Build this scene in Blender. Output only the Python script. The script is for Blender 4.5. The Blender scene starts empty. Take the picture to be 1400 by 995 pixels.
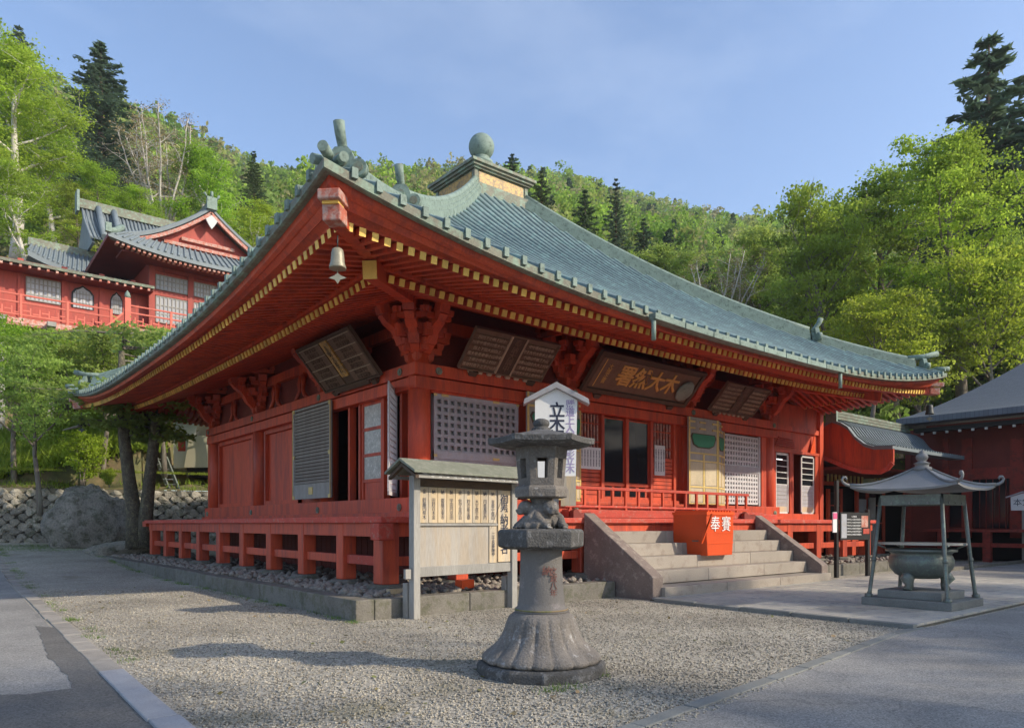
import bpy, math, random
import numpy as np
from mathutils import Matrix, Vector
random.seed(7); RNG = np.random.default_rng(7)
rad = math.radians
SC = bpy.context.scene
COL = SC.collection

# ------------------------------------------------------------------ camera, sky, sun, exposure
FPX, HOR, YAW = 982., 716., .6894
CAM = (-8.75, -13.93, 1.6)
cam_data = bpy.data.cameras.new('camera')
cam_data.sensor_width = 36; cam_data.lens = FPX/1400*36
cam_data.shift_y = (HOR-497.5)/1400
cam_data.clip_start = .1; cam_data.clip_end = 4000
cam = bpy.data.objects.new('camera', cam_data); COL.objects.link(cam)
cam.location = CAM; cam.rotation_euler = (math.pi/2, 0, -YAW)
SC.camera = cam

SUN = Vector((.64, -1., .69)).normalized()
elev = math.asin(SUN.z); azim = math.atan2(SUN.x, SUN.y)
world = bpy.data.worlds.new('World'); SC.world = world; world.use_nodes = True
wn = world.node_tree.nodes; wl = world.node_tree.links
bg = wn['Background']
sky = wn.new('ShaderNodeTexSky'); sky.sky_type = 'NISHITA'; sky.sun_disc = False
sky.sun_elevation = elev; sky.sun_rotation = azim
sky.air_density = 1.0; sky.dust_density = 2.6; sky.ozone_density = 2.2; sky.altitude = 1200
hs = wn.new('ShaderNodeHueSaturation'); hs.inputs['Saturation'].default_value = .98; 
tcw = wn.new('ShaderNodeTexCoord'); mpw = wn.new('ShaderNodeMapping'); mpw.inputs['Scale'].default_value = (1.2, 2.6, 5); mpw.inputs['Rotation'].default_value = (.2, .5, .6)
wl.new(tcw.outputs['Generated'], mpw.inputs[0]); nzw = wn.new('ShaderNodeTexNoise'); nzw.inputs['Scale'].default_value = 1.3; nzw.inputs['Detail'].default_value = 7; nzw.inputs['Roughness'].default_value = .6
wl.new(mpw.outputs[0], nzw.inputs[0]); mrw = wn.new('ShaderNodeMapRange'); mrw.inputs[1].default_value = .5; mrw.inputs[2].default_value = .8; mrw.inputs[4].default_value = .09; wl.new(nzw.outputs[0], mrw.inputs[0])
mxw = wn.new('ShaderNodeMix'); mxw.data_type = 'RGBA'; wl.new(mrw.outputs[0], mxw.inputs[0]); wl.new(sky.outputs[0], mxw.inputs[6]); mxw.inputs[7].default_value = (6.5, 6.8, 7.2, 1)
wl.new(mxw.outputs[2], hs.inputs['Color']); wl.new(hs.outputs[0], bg.inputs[0]); bg.inputs[1].default_value = .122
sd = bpy.data.lights.new('sun', 'SUN'); sd.energy = 2.2; sd.angle = rad(.9); sd.color = (1, .89, .72)
sun = bpy.data.objects.new('sun', sd); COL.objects.link(sun)
sun.rotation_euler = SUN.to_track_quat('Z', 'Y').to_euler()
SC.view_settings.view_transform = 'Standard'; SC.view_settings.look = 'None'
SC.view_settings.exposure = 1.25; SC.view_settings.gamma = 1
SC.render.engine = 'CYCLES'
SC.cycles.max_bounces = 6; SC.cycles.transparent_max_bounces = 8

# measuring helpers: where the sight line of a photo point meets a plane of the place
_F = (math.sin(YAW), math.cos(YAW)); _R = (_F[1], -_F[0])
def _ray(x, y):
    a = (x-700)/FPX; return (_F[0]+_R[0]*a, _F[1]+_R[1]*a, (HOR-y)/FPX)
def on_x(x, y, c): r = _ray(x, y); t = (c-CAM[0])/r[0]; return Vector((c, CAM[1]+r[1]*t, CAM[2]+r[2]*t))
def on_y(x, y, c): r = _ray(x, y); t = (c-CAM[1])/r[1]; return Vector((CAM[0]+r[0]*t, c, CAM[2]+r[2]*t))
def at_d(x, y, d): r = _ray(x, y); return Vector((CAM[0]+r[0]*d, CAM[1]+r[1]*d, CAM[2]+r[2]*d))

# ------------------------------------------------------------------ materials
def _nt(name):
    m = bpy.data.materials.new(name); m.use_nodes = True
    nt = m.node_tree; return m, nt, nt.nodes['Principled BSDF']
def paint(name, col, rough=.6, var=.22, scale=3., fine=40., bump=.15, metallic=0, tint=None, tint_amt=.0, piece=.12, streak=False, dist=.02, spec=.4):
    """noise-varied surface colour in world space; tint = second colour in patches"""
    m, nt, p = _nt(name); N = nt.nodes; L = nt.links
    geo = N.new('ShaderNodeNewGeometry')
    mp = N.new('ShaderNodeMapping'); L.new(geo.outputs['Position'], mp.inputs[0])
    if streak: mp.inputs['Scale'].default_value = (1, 1, .12)
    n1 = N.new('ShaderNodeTexNoise'); n1.inputs['Scale'].default_value = scale; n1.inputs['Detail'].default_value = 5
    n2 = N.new('ShaderNodeTexNoise'); n2.inputs['Scale'].default_value = fine; n2.inputs['Detail'].default_value = 3
    L.new(mp.outputs[0], n1.inputs[0]); L.new(mp.outputs[0], n2.inputs[0])
    oi = N.new('ShaderNodeObjectInfo')
    a = N.new('ShaderNodeMath'); a.operation = 'ADD'; L.new(n1.outputs[0], a.inputs[0]); L.new(n2.outputs[0], a.inputs[1])
    mr = N.new('ShaderNodeMapRange'); mr.inputs[1].default_value = .6; mr.inputs[2].default_value = 1.4
    mr.inputs[3].default_value = 1-var; mr.inputs[4].default_value = 1+var; L.new(a.outputs[0], mr.inputs[0])
    mo = N.new('ShaderNodeMapRange'); mo.inputs[3].default_value = 1-piece; mo.inputs[4].default_value = 1+piece; L.new(oi.outputs['Random'], mo.inputs[0])
    mm = N.new('ShaderNodeMath'); mm.operation = 'MULTIPLY'; L.new(mr.outputs[0], mm.inputs[0]); L.new(mo.outputs[0], mm.inputs[1])
    base = N.new('ShaderNodeRGB'); base.outputs[0].default_value = (*col, 1)
    src = base.outputs[0]
    if tint:
        n3 = N.new('ShaderNodeTexNoise'); n3.inputs['Scale'].default_value = scale*2.3; n3.inputs['Detail'].default_value = 8; n3.inputs['Roughness'].default_value = .7
        L.new(mp.outputs[0], n3.inputs[0])
        cr = N.new('ShaderNodeMapRange'); cr.inputs[1].default_value = .66-tint_amt*.45; cr.inputs[2].default_value = .74-tint_amt*.35
        L.new(n3.outputs[0], cr.inputs[0])
        mx = N.new('ShaderNodeMix'); mx.data_type = 'RGBA'; L.new(cr.outputs[0], mx.inputs[0]); L.new(src, mx.inputs[6]); mx.inputs[7].default_value = (*tint, 1)
        src = mx.outputs[2]
    sc = N.new('ShaderNodeVectorMath'); sc.operation = 'SCALE'; L.new(src, sc.inputs[0]); L.new(mm.outputs[0], sc.inputs['Scale'])
    L.new(sc.outputs[0], p.inputs['Base Color'])
    p.inputs['Roughness'].default_value = rough; p.inputs['Metallic'].default_value = metallic
    p.inputs['Specular IOR Level'].default_value = spec
    if bump:
        b = N.new('ShaderNodeBump'); b.inputs['Strength'].default_value = bump; b.inputs['Distance'].default_value = dist
        L.new(a.outputs[0], b.inputs['Height']); L.new(b.outputs[0], p.inputs['Normal'])
    return m

M = {}
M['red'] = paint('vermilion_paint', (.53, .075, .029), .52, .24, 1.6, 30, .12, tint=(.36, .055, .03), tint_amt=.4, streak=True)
M['litrail'] = paint('lit_red_rail', (.58, .13, .085), .6, .15, 3, 30, .1)  # wall's red, lightened as if sunlit, in place of shade on the wall behind
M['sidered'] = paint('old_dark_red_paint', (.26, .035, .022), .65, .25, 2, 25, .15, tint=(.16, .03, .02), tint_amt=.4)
M['redtemple'] = paint('upper_temple_red', (.36, .065, .045), .65, .2, 1.5, 20, .1, tint=(.26, .06, .045), tint_amt=.3, streak=True)
M['redworn'] = paint('worn_vermilion', (.47, .06, .035), .65, .25, 3, 30, .2, tint=(.42, .15, .11), tint_amt=.28)
M['redpink'] = paint('faded_vermilion', (.48, .14, .09), .7, .25, 3, 30, .2, tint=(.5, .33, .27), tint_amt=.5)
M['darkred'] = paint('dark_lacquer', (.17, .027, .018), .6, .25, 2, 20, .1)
M['orange'] = paint('orange_paint', (.72, .085, .015), .42, .08, 2, 30, .04)
M['copper'] = paint('copper_sheet', (.145, .198, .19), .5, .2, 1.6, 14, .12, tint=(.20, .30, .27), tint_amt=.35, piece=.10)
M['verdigris'] = paint('verdigris', (.20, .262, .218), .7, .25, 3, 30, .2, tint=(.11, .15, .12), tint_amt=.3)
M['brownedge'] = paint('weathered_copper_edge', (.17, .165, .12), .7, .3, 2, 25, .2, tint=(.20, .27, .2), tint_amt=.4)
M['gold'] = paint('yellow_endpaint', (.78, .50, .11), .5, .15, 8, 60, .1, piece=.25)
M['goldworn'] = paint('worn_gold_panel', (.55, .33, .08), .5, .3, 5, 40, .2, tint=(.25, .17, .08), tint_amt=.5)
M['greywood'] = paint('grey_weathered_wood', (.31, .295, .265), .8, .25, 5, 60, .3, streak=True)
M['latgrey'] = paint('lattice_grey', (.36, .36, .38), .75, .18, 5, 60, .15, tint=(.36, .33, .3), tint_amt=.3)
M['latwhite'] = paint('lattice_pale', (.50, .50, .50), .75, .15, 5, 60, .15)
M['yellowtrim'] = paint('yellow_brass_trim', (.60, .46, .17), .5, .2, 6, 50, .1)
M['green'] = paint('green_panel', (.04, .24, .13), .6, .12, 5, 50, .1)
M['palewood'] = paint('pale_board_wood', (.52, .40, .25), .7, .2, 2.5, 60, .15, streak=True, tint=(.42, .36, .28), tint_amt=.4)
M['beigepanel'] = paint('beige_panel', (.50, .43, .29), .7, .2, 3, 40, .15)
M['oldwood'] = paint('dark_old_wood', (.085, .055, .035), .75, .3, 6, 50, .3, streak=False)
M['plank'] = paint('brown_plaque_wood', (.15, .095, .06), .75, .25, 6, 60, .3)
M['plaquepale'] = paint('pale_plaque_line', (.40, .32, .22), .7, .2, 8, 60, .2)
M['boardroof'] = paint('notice_roof_sheet', (.19, .20, .15), .8, .2, 4, 40, .2, tint=(.25, .25, .2), tint_amt=.35)
M['black'] = paint('black_paint', (.012, .012, .013), .5, .2, 4, 40, .05)
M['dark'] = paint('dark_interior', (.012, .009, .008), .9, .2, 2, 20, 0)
M['white'] = paint('white_board', (.74, .73, .70), .6, .05, 2, 40, .03)
M['paper'] = paint('paper', (.60, .60, .60), .8, .05, 2, 40, 0)
M['screen'] = paint('screen_paper', (.40, .41, .43), .7, .1, 2, 40, 0)
M['boardgrey'] = paint('grey_board_wood', (.34, .285, .22), .8, .2, 2.5, 50, .15, streak=True, tint=(.33, .30, .26), tint_amt=.5)
M['frosted'] = paint('frosted_glass', (.42, .41, .36), .3, .35, 5, 18, .1, tint=(.62, .61, .56), tint_amt=.3)
M['whiteframe'] = paint('white_frame', (.62, .61, .58), .6, .1, 3, 40, .05)
M['ink'] = paint('ink', (.03, .035, .06), .7, .1, 4, 40, 0)
M['purple'] = paint('purple_ink', (.42, .34, .52), .7, .1, 4, 40, 0)
M['redink'] = paint('red_ink', (.19, .075, .06), .8, .3, 9, 70, 0)
M['goldtext'] = paint('carved_gilding', (.60, .36, .09), .45, .2, 9, 60, .1)
M['stone'] = paint('lantern_stone', (.165, .145, .125), .9, .35, 4, 45, .6, tint=(.30, .285, .27), tint_amt=.22)
M['stonedark'] = paint('dark_lantern_stone', (.085, .08, .074), .9, .35, 5, 50, .6, tint=(.18, .175, .17), tint_amt=.3)
M['shaft'] = paint('shaft_stone', (.145, .132, .12), .85, .15, 3, 60, .25, tint=(.22, .19, .18), tint_amt=.2)
M['step'] = paint('step_stone', (.33, .285, .235), .85, .16, 1.4, 40, .3, tint=(.27, .22, .18), tint_amt=.3)
M['cheek'] = paint('cheek_stone', (.20, .155, .13), .85, .25, 2.5, 40, .3, tint=(.30, .25, .21), tint_amt=.3)
M['kerb'] = paint('concrete_kerb', (.17, .155, .13), .9, .3, 2.2, 35, .4, tint=(.12, .115, .08), tint_amt=.4)
M['granite'] = paint('granite_kerb', (.34, .34, .35), .85, .2, 4, 60, .3)
M['kerbbrown'] = paint('stone_edging', (.30, .27, .23), .9, .3, 4, 60, .4)
M['slab'] = paint('paving_slab', (.42, .385, .32), .85, .2, 2.5, 50, .25, tint=(.25, .25, .25), tint_amt=.3, piece=.13)
M['edgestone'] = paint('grey_edging', (.21, .21, .19), .9, .25, 3, 50, .3)
M['bronze'] = paint('grey_bronze', (.155, .17, .15), .45, .25, 4, 40, .15, metallic=.35, tint=(.2, .25, .2), tint_amt=.3)
M['bronzelt'] = paint('pale_bronze_roof', (.225, .22, .21), .6, .15, 4, 40, .1, metallic=.1)
M['tablewood'] = paint('bleached_wood', (.42, .38, .31), .7, .2, 4, 50, .2)
M['shingle'] = None
M['rock'] = paint('wall_rock', (.29, .262, .21), .95, .4, 1.3, 16, .8, tint=(.13, .13, .09), tint_amt=.35, dist=.08, piece=.35)
M['rubble'] = paint('rubble_rock', (.31, .265, .22), .95, .25, 6, 60, .4, tint=(.2, .18, .15), tint_amt=.4)
M['boulder'] = paint('boulder_rock', (.27, .245, .205), .95, .4, 1.4, 14, .9, tint=(.13, .125, .09), tint_amt=.4, dist=.1)
M['mortar'] = paint('mortar', (.11, .10, .075), .95, .4, 2, 20, .4)
M['soil'] = paint('bank_soil', (.25, .18, .10), .95, .3, .8, 9, .6, tint=(.13, .15, .05), tint_amt=.5, dist=.06)
M['asphalt'] = paint('asphalt', (.21, .20, .185), .9, .2, .7, 130, .6, tint=(.165, .16, .15), tint_amt=.4, dist=.012)
M['patch'] = paint('asphalt_patch', (.10, .096, .09), .9, .2, 1.2, 180, .35, dist=.008)
M['slate'] = paint('upper_roof_tile', (.17, .20, .21), .6, .2, 2, 20, .15)
M['bark'] = paint('bark', (.17, .14, .11), .95, .35, 3, 25, .7, tint=(.22, .21, .16), tint_amt=.35, streak=True, dist=.04)
M['barkdark'] = paint('mossy_dark_bark', (.105, .09, .065), .95, .4, 4, 22, .9, tint=(.19, .17, .10), tint_amt=.35, dist=.06)
M['barkpale'] = paint('birch_bark', (.52, .48, .42), .85, .3, 3, 25, .3)
M['barkred'] = paint('cedar_bark', (.12, .08, .06), .95, .3, 3, 25, .6, streak=True)
M['hillsoil'] = paint('forest_floor', (.13, .13, .055), .95, .35, .5, 5, .5, tint=(.20, .15, .08), tint_amt=.5)
M['cream'] = paint('cream_plaster', (.55, .50, .36), .8, .1, 1, 20, .05)
M['bellm'] = paint('gilt_bell', (.34, .31, .22), .5, .2, 6, 50, .1, metallic=.3)
M['belld'] = paint('dark_bell', (.04, .045, .04), .5, .2, 6, 50, .1)

def leaf_mat(name, col, tr=.6, attr=False):
    m, nt, p = _nt(name); N = nt.nodes; L = nt.links
    geo = N.new('ShaderNodeNewGeometry'); oi = N.new('ShaderNodeObjectInfo')
    n1 = N.new('ShaderNodeTexNoise'); n1.inputs['Scale'].default_value = .9; n1.inputs['Detail'].default_value = 6; L.new(geo.outputs['Position'], n1.inputs[0])
    n2 = N.new('ShaderNodeTexNoise'); n2.inputs['Scale'].default_value = .18; L.new(geo.outputs['Position'], n2.inputs[0])
    a = N.new('ShaderNodeMath'); a.operation = 'ADD'; L.new(n1.outputs[0], a.inputs[0]); L.new(n2.outputs[0], a.inputs[1])
    mr = N.new('ShaderNodeMapRange'); mr.inputs[1].default_value = .7; mr.inputs[2].default_value = 1.3; mr.inputs[3].default_value = .62; mr.inputs[4].default_value = 1.4
    L.new(a.outputs[0], mr.inputs[0])
    if attr:
        at = N.new('ShaderNodeAttribute'); at.attribute_name = 'tone'; src = at.outputs['Color']
    else:
        rgb = N.new('ShaderNodeRGB'); rgb.outputs[0].default_value = (*col, 1); src = rgb.outputs[0]
    sc = N.new('ShaderNodeVectorMath'); sc.operation = 'SCALE'; L.new(src, sc.inputs[0]); L.new(mr.outputs[0], sc.inputs['Scale'])
    hs = N.new('ShaderNodeHueSaturation'); L.new(sc.outputs[0], hs.inputs['Color'])
    mh = N.new('ShaderNodeMapRange'); mh.inputs[3].default_value = .485; mh.inputs[4].default_value = .515; L.new(oi.outputs['Random'], mh.inputs[0]); L.new(mh.outputs[0], hs.inputs['Hue'])
    L.new(hs.outputs[0], p.inputs['Base Color']); p.inputs['Roughness'].default_value = .65; p.inputs['Specular IOR Level'].default_value = .15
    tb = N.new('ShaderNodeBsdfTranslucent'); L.new(hs.outputs[0], tb.inputs[0])
    mx = N.new('ShaderNodeMixShader'); mx.inputs[0].default_value = tr
    L.new(p.outputs[0], mx.inputs[1]); L.new(tb.outputs[0], mx.inputs[2]); L.new(mx.outputs[0], nt.nodes['Material Output'].inputs[0])
    return m
M['leaf_bright'] = leaf_mat('leaf_bright', (.34, .48, .055))
M['leaf_yellow'] = leaf_mat('leaf_yellow', (.32, .42, .045))
M['leaf_mid'] = leaf_mat('leaf_mid', (.30, .40, .055))
M['leaf_soft'] = leaf_mat('leaf_soft', (.34, .43, .09))
M['leaf_fresh'] = leaf_mat('leaf_fresh', (.29, .39, .10), .7)
M['needle'] = leaf_mat('needle', (.12, .175, .10), .45)
M['needle2'] = leaf_mat('needle_soft', (.12, .17, .07), .4)
M['twig'] = leaf_mat('twig_brown', (.33, .27, .12), .3)
M['leaf_hill'] = leaf_mat('leaf_hill', (1, 1, 1), .5, True)
M['grass'] = leaf_mat('grass_blade', (.14, .24, .04), .4)

def gravel_mat():
    m, nt, p = _nt('gravel'); N = nt.nodes; L = nt.links
    geo = N.new('ShaderNodeNewGeometry')
    v = N.new('ShaderNodeTexVoronoi'); v.inputs['Scale'].default_value = 55; L.new(geo.outputs['Position'], v.inputs[0])
    v2 = N.new('ShaderNodeTexVoronoi'); v2.inputs['Scale'].default_value = 55; v2.feature = 'DISTANCE_TO_EDGE'; L.new(geo.outputs['Position'], v2.inputs[0])
    n = N.new('ShaderNodeTexNoise'); n.inputs['Scale'].default_value = .45; n.inputs['Detail'].default_value = 6; L.new(geo.outputs['Position'], n.inputs[0])
    sep = N.new('ShaderNodeSeparateColor'); L.new(v.outputs['Color'], sep.inputs[0])
    cr = N.new('ShaderNodeValToRGB'); cr.color_ramp.elements[0].color = (.18, .16, .125, 1); cr.color_ramp.elements[1].color = (.58, .52, .41, 1)
    e = cr.color_ramp.elements.new(.5); e.color = (.37, .33, .265, 1)
    L.new(sep.outputs[0], cr.inputs[0])
    n3 = N.new('ShaderNodeMapRange'); n3.inputs[1].default_value = .35; n3.inputs[2].default_value = .65; n3.inputs[3].default_value = .8; n3.inputs[4].default_value = 1.18; L.new(n.outputs[0], n3.inputs[0])
    sc = N.new('ShaderNodeVectorMath'); sc.operation = 'SCALE'; L.new(cr.outputs[0], sc.inputs[0]); L.new(n3.outputs[0], sc.inputs['Scale'])
    # moss-green dirt patches
    n4 = N.new('ShaderNodeTexNoise'); n4.inputs['Scale'].default_value = .8; n4.inputs['Detail'].default_value = 8; L.new(geo.outputs['Position'], n4.inputs[0])
    mr = N.new('ShaderNodeMapRange'); mr.inputs[1].default_value = .6; mr.inputs[2].default_value = .72; mr.inputs[4].default_value = .5; L.new(n4.outputs[0], mr.inputs[0])
    mx = N.new('ShaderNodeMix'); mx.data_type = 'RGBA'; L.new(mr.outputs[0], mx.inputs[0]); L.new(sc.outputs[0], mx.inputs[6]); mx.inputs[7].default_value = (.17, .155, .085, 1)
    L.new(mx.outputs[2], p.inputs['Base Color'])
    b = N.new('ShaderNodeBump'); b.inputs['Strength'].default_value = .9; b.inputs['Distance'].default_value = .02; L.new(v2.outputs[0], b.inputs['Height']); L.new(b.outputs[0], p.inputs['Normal'])
    p.inputs['Roughness'].default_value = .9
    return m
M['gravel'] = gravel_mat()
def shingle_mat():
    m, nt, p = _nt('grey_shingle'); N = nt.nodes; L = nt.links
    geo = N.new('ShaderNodeNewGeometry'); mp = N.new('ShaderNodeMapping'); mp.inputs['Rotation'].default_value = (0, 0, math.pi/2)
    L.new(geo.outputs['Position'], mp.inputs[0])
    br = N.new('ShaderNodeTexBrick'); br.inputs['Scale'].default_value = 3.; br.inputs['Color1'].default_value = (.125, .14, .165, 1); br.inputs['Color2'].default_value = (.10, .115, .135, 1); br.inputs['Mortar'].default_value = (.06, .065, .075, 1)
    br.inputs['Mortar Size'].default_value = .03
    L.new(mp.outputs[0], br.inputs[0]); L.new(br.outputs[0], p.inputs['Base Color'])
    b = N.new('ShaderNodeBump'); b.inputs['Strength'].default_value = .4; b.inputs['Distance'].default_value = .02; b.invert = True; L.new(br.outputs['Fac'], b.inputs['Height']); L.new(b.outputs[0], p.inputs['Normal'])
    p.inputs['Roughness'].default_value = .6
    return m
M['shingle'] = shingle_mat()
def asphalt_mat(name, c):
    m, nt, p = _nt(name); N = nt.nodes; L = nt.links
    geo = N.new('ShaderNodeNewGeometry'); v = N.new('ShaderNodeTexVoronoi'); v.inputs['Scale'].default_value = 85; L.new(geo.outputs['Position'], v.inputs[0])
    sep = N.new('ShaderNodeSeparateColor'); L.new(v.outputs['Color'], sep.inputs[0])
    n = N.new('ShaderNodeTexNoise'); n.inputs['Scale'].default_value = .55; n.inputs['Detail'].default_value = 9; n.inputs['Roughness'].default_value = .62; L.new(geo.outputs['Position'], n.inputs[0])
    a = N.new('ShaderNodeMapRange'); a.inputs[3].default_value = .62; a.inputs[4].default_value = 1.42; L.new(sep.outputs[0], a.inputs[0])
    b_ = N.new('ShaderNodeMapRange'); b_.inputs[1].default_value = .3; b_.inputs[2].default_value = .7; b_.inputs[3].default_value = .72; b_.inputs[4].default_value = 1.22; L.new(n.outputs[0], b_.inputs[0])
    mm = N.new('ShaderNodeMath'); mm.operation = 'MULTIPLY'; L.new(a.outputs[0], mm.inputs[0]); L.new(b_.outputs[0], mm.inputs[1])
    # thin wandering cracks
    nz = N.new('ShaderNodeTexNoise'); nz.inputs['Scale'].default_value = 1.1; nz.inputs['Detail'].default_value = 5; L.new(geo.outputs['Position'], nz.inputs[0])
    ms = N.new('ShaderNodeVectorMath'); ms.operation = 'SCALE'; ms.inputs['Scale'].default_value = 1.3; L.new(nz.outputs['Color'], ms.inputs[0])
    ad = N.new('ShaderNodeVectorMath'); ad.operation = 'ADD'; L.new(geo.outputs['Position'], ad.inputs[0]); L.new(ms.outputs[0], ad.inputs[1])
    vc = N.new('ShaderNodeTexVoronoi'); vc.feature = 'DISTANCE_TO_EDGE'; vc.inputs['Scale'].default_value = .28; L.new(ad.outputs[0], vc.inputs[0])
    ck = N.new('ShaderNodeMapRange'); ck.inputs[1].default_value = 0; ck.inputs[2].default_value = .006; ck.inputs[3].default_value = .72; L.new(vc.outputs[0], ck.inputs[0])
    m2 = N.new('ShaderNodeMath'); m2.operation = 'MULTIPLY'; L.new(mm.outputs[0], m2.inputs[0]); L.new(ck.outputs[0], m2.inputs[1])
    rgb = N.new('ShaderNodeRGB'); rgb.outputs[0].default_value = (*c, 1); sc = N.new('ShaderNodeVectorMath'); sc.operation = 'SCALE'; L.new(rgb.outputs[0], sc.inputs[0]); L.new(m2.outputs[0], sc.inputs['Scale']); L.new(sc.outputs[0], p.inputs['Base Color'])
    bp_ = N.new('ShaderNodeBump'); bp_.inputs['Strength'].default_value = .6; bp_.inputs['Distance'].default_value = .008; L.new(a.outputs[0], bp_.inputs['Height']); L.new(bp_.outputs[0], p.inputs['Normal']); p.inputs['Roughness'].default_value = .88
    return m
M['asphalt'] = asphalt_mat('asphalt_aggregate', (.265, .25, .225)); M['patch'] = asphalt_mat('asphalt_patch_dark', (.135, .126, .112))
def glass_mat():
    m, nt, p = _nt('window_glass'); p.inputs['Base Color'].default_value = (.012, .015, .018, 1); p.inputs['Roughness'].default_value = .06
    p.inputs['Specular IOR Level'].default_value = .35
    return m
M['glass'] = glass_mat()
def lamp_mat():
    m, nt, p = _nt('lamp_tube'); p.inputs['Emission Color'].default_value = (1, .97, .9, 1); p.inputs['Emission Strength'].default_value = 3
    return m
M['lamp'] = lamp_mat()

# ------------------------------------------------------------------ mesh helpers
def link(o, parent=None):
    COL.objects.link(o)
    if parent is not None: o.parent = parent
    return o
def tag(o, label=None, cat=None, group=None, kind=None):
    if label: o['label'] = label
    if cat: o['category'] = cat
    if group: o['group'] = group
    if kind: o['kind'] = kind
    return o
def thing(name, label, cat, loc=(0, 0, 0), rz=0, group=None):
    o = bpy.data.objects.new(name, None); o.empty_display_size = .2
    o.location = loc; o.rotation_euler = (0, 0, rz); link(o)
    return tag(o, label, cat, group)
def mats_of(m):
    if not isinstance(m, (list, tuple)): m = [m]
    return [M[k] if isinstance(k, str) else k for k in m]
def copy_tree(o, parent=None, **kw):
    c = o.copy(); link(c, parent)
    for ch in list(o.children): copy_tree(ch, c)
    return c
BOXF = [(0, 3, 2, 1), (4, 5, 6, 7), (0, 1, 5, 4), (1, 2, 6, 5), (2, 3, 7, 6), (3, 0, 4, 7)]
class MB:
    def __init__(s): s.v = []; s.f = []; s.m = []; s.smooth = []
    def add(s, vs, fs, mi=0, sm=False):
        k = len(s.v); s.v += [tuple(v) for v in vs]
        for f in fs: s.f.append(tuple(i+k for i in f)); s.m.append(mi); s.smooth.append(sm)
        return s
    def bx(s, x0, x1, y0, y1, z0, z1, mi=0):
        x0, x1 = min(x0, x1), max(x0, x1); y0, y1 = min(y0, y1), max(y0, y1); z0, z1 = min(z0, z1), max(z0, z1)
        return s.add([(x0, y0, z0), (x1, y0, z0), (x1, y1, z0), (x0, y1, z0), (x0, y0, z1), (x1, y0, z1), (x1, y1, z1), (x0, y1, z1)], BOXF, mi)
    def mbx(s, mat, x0, x1, y0, y1, z0, z1, mi=0):
        b = MB().bx(x0, x1, y0, y1, z0, z1); return s.add([mat @ Vector(v) for v in b.v], BOXF, mi)
    def bar(s, a, b, w, h, mi=0, up=(0, 0, 1), w2=None, h2=None):
        a = Vector(a); b = Vector(b); d = (b-a).normalized(); up = Vector(up)
        sd_ = d.cross(up)
        if sd_.length < 1e-4: sd_ = d.cross(Vector((0, 1, 0)))
        sd_.normalize(); u = sd_.cross(d).normalized()
        w2 = w if w2 is None else w2; h2 = h if h2 is None else h2
        vs = []
        for p_, ww, hh in ((a, w, h), (b, w2, h2)):
            for sx, sy in ((-1, -1), (1, -1), (1, 1), (-1, 1)): vs.append(p_+sd_*sx*ww/2+u*sy*hh/2)
        return s.add(vs, [(0, 1, 2, 3), (7, 6, 5, 4), (0, 4, 5, 1), (1, 5, 6, 2), (2, 6, 7, 3), (3, 7, 4, 0)], mi)
    def tube(s, pts, rs, n=8, mi=0, caps=True, sm=True, twist=0):
        pts = [Vector(p) for p in pts]
        if not isinstance(rs, (list, tuple)): rs = [rs]*len(pts)
        k0 = len(s.v); ref = None
        for i, p in enumerate(pts):
            d = (pts[min(i+1, len(pts)-1)]-pts[max(i-1, 0)]).normalized()
            if ref is None:
                ref = Vector((1, 0, 0)) if abs(d.x) < .8 else Vector((0, 1, 0))
            a = (ref-d*ref.dot(d)).normalized(); b = d.cross(a); ref = a
            for j in range(n):
                t = 2*math.pi*(j+.5*twist)/n; s.v.append(tuple(p+(a*math.cos(t)+b*math.sin(t))*rs[i]))
        for i in range(len(pts)-1):
            for j in range(n):
                s.f.append((k0+i*n+j, k0+i*n+(j+1) % n, k0+(i+1)*n+(j+1) % n, k0+(i+1)*n+j)); s.m.append(mi); s.smooth.append(sm)
        if caps:
            s.f.append(tuple(k0+j for j in reversed(range(n)))); s.m.append(mi); s.smooth.append(False)
            s.f.append(tuple(k0+(len(pts)-1)*n+j for j in range(n))); s.m.append(mi); s.smooth.append(False)
        return s
    def lathe(s, prof, n=24, c=(0, 0, 0), mi=0, sm=True, rot=0, fn=None):
        k0 = len(s.v)
        for r, z in prof:
            for j in range(n):
                t = 2*math.pi*(j+rot)/n; rr = r if fn is None else fn(r, z, t)
                s.v.append((c[0]+rr*math.cos(t), c[1]+rr*math.sin(t), c[2]+z))
        for i in range(len(prof)-1):
            for j in range(n):
                s.f.append((k0+i*n+j, k0+i*n+(j+1) % n, k0+(i+1)*n+(j+1) % n, k0+(i+1)*n+j)); s.m.append(mi); s.smooth.append(sm)
        s.f.append(tuple(k0+j for j in reversed(range(n)))); s.m.append(mi); s.smooth.append(False)
        s.f.append(tuple(k0+(len(prof)-1)*n+j for j in range(n))); s.m.append(mi); s.smooth.append(False)
        return s
    def prism(s, poly, axis, a, b, mi=0):
        """poly of 2D points extruded along axis ('x','y','z') from a to b"""
        def P(u, v, w): return {'x': (w, u, v), 'y': (u, w, v), 'z': (u, v, w)}[axis]
        n = len(poly); vs = [P(u, v, a) for u, v in poly]+[P(u, v, b) for u, v in poly]
        fs = [tuple(range(n)), tuple(range(2*n-1, n-1, -1))]+[(i, i+n, (i+1) % n+n, (i+1) % n) for i in range(n)]
        return s.add(vs, fs, mi)
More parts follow.
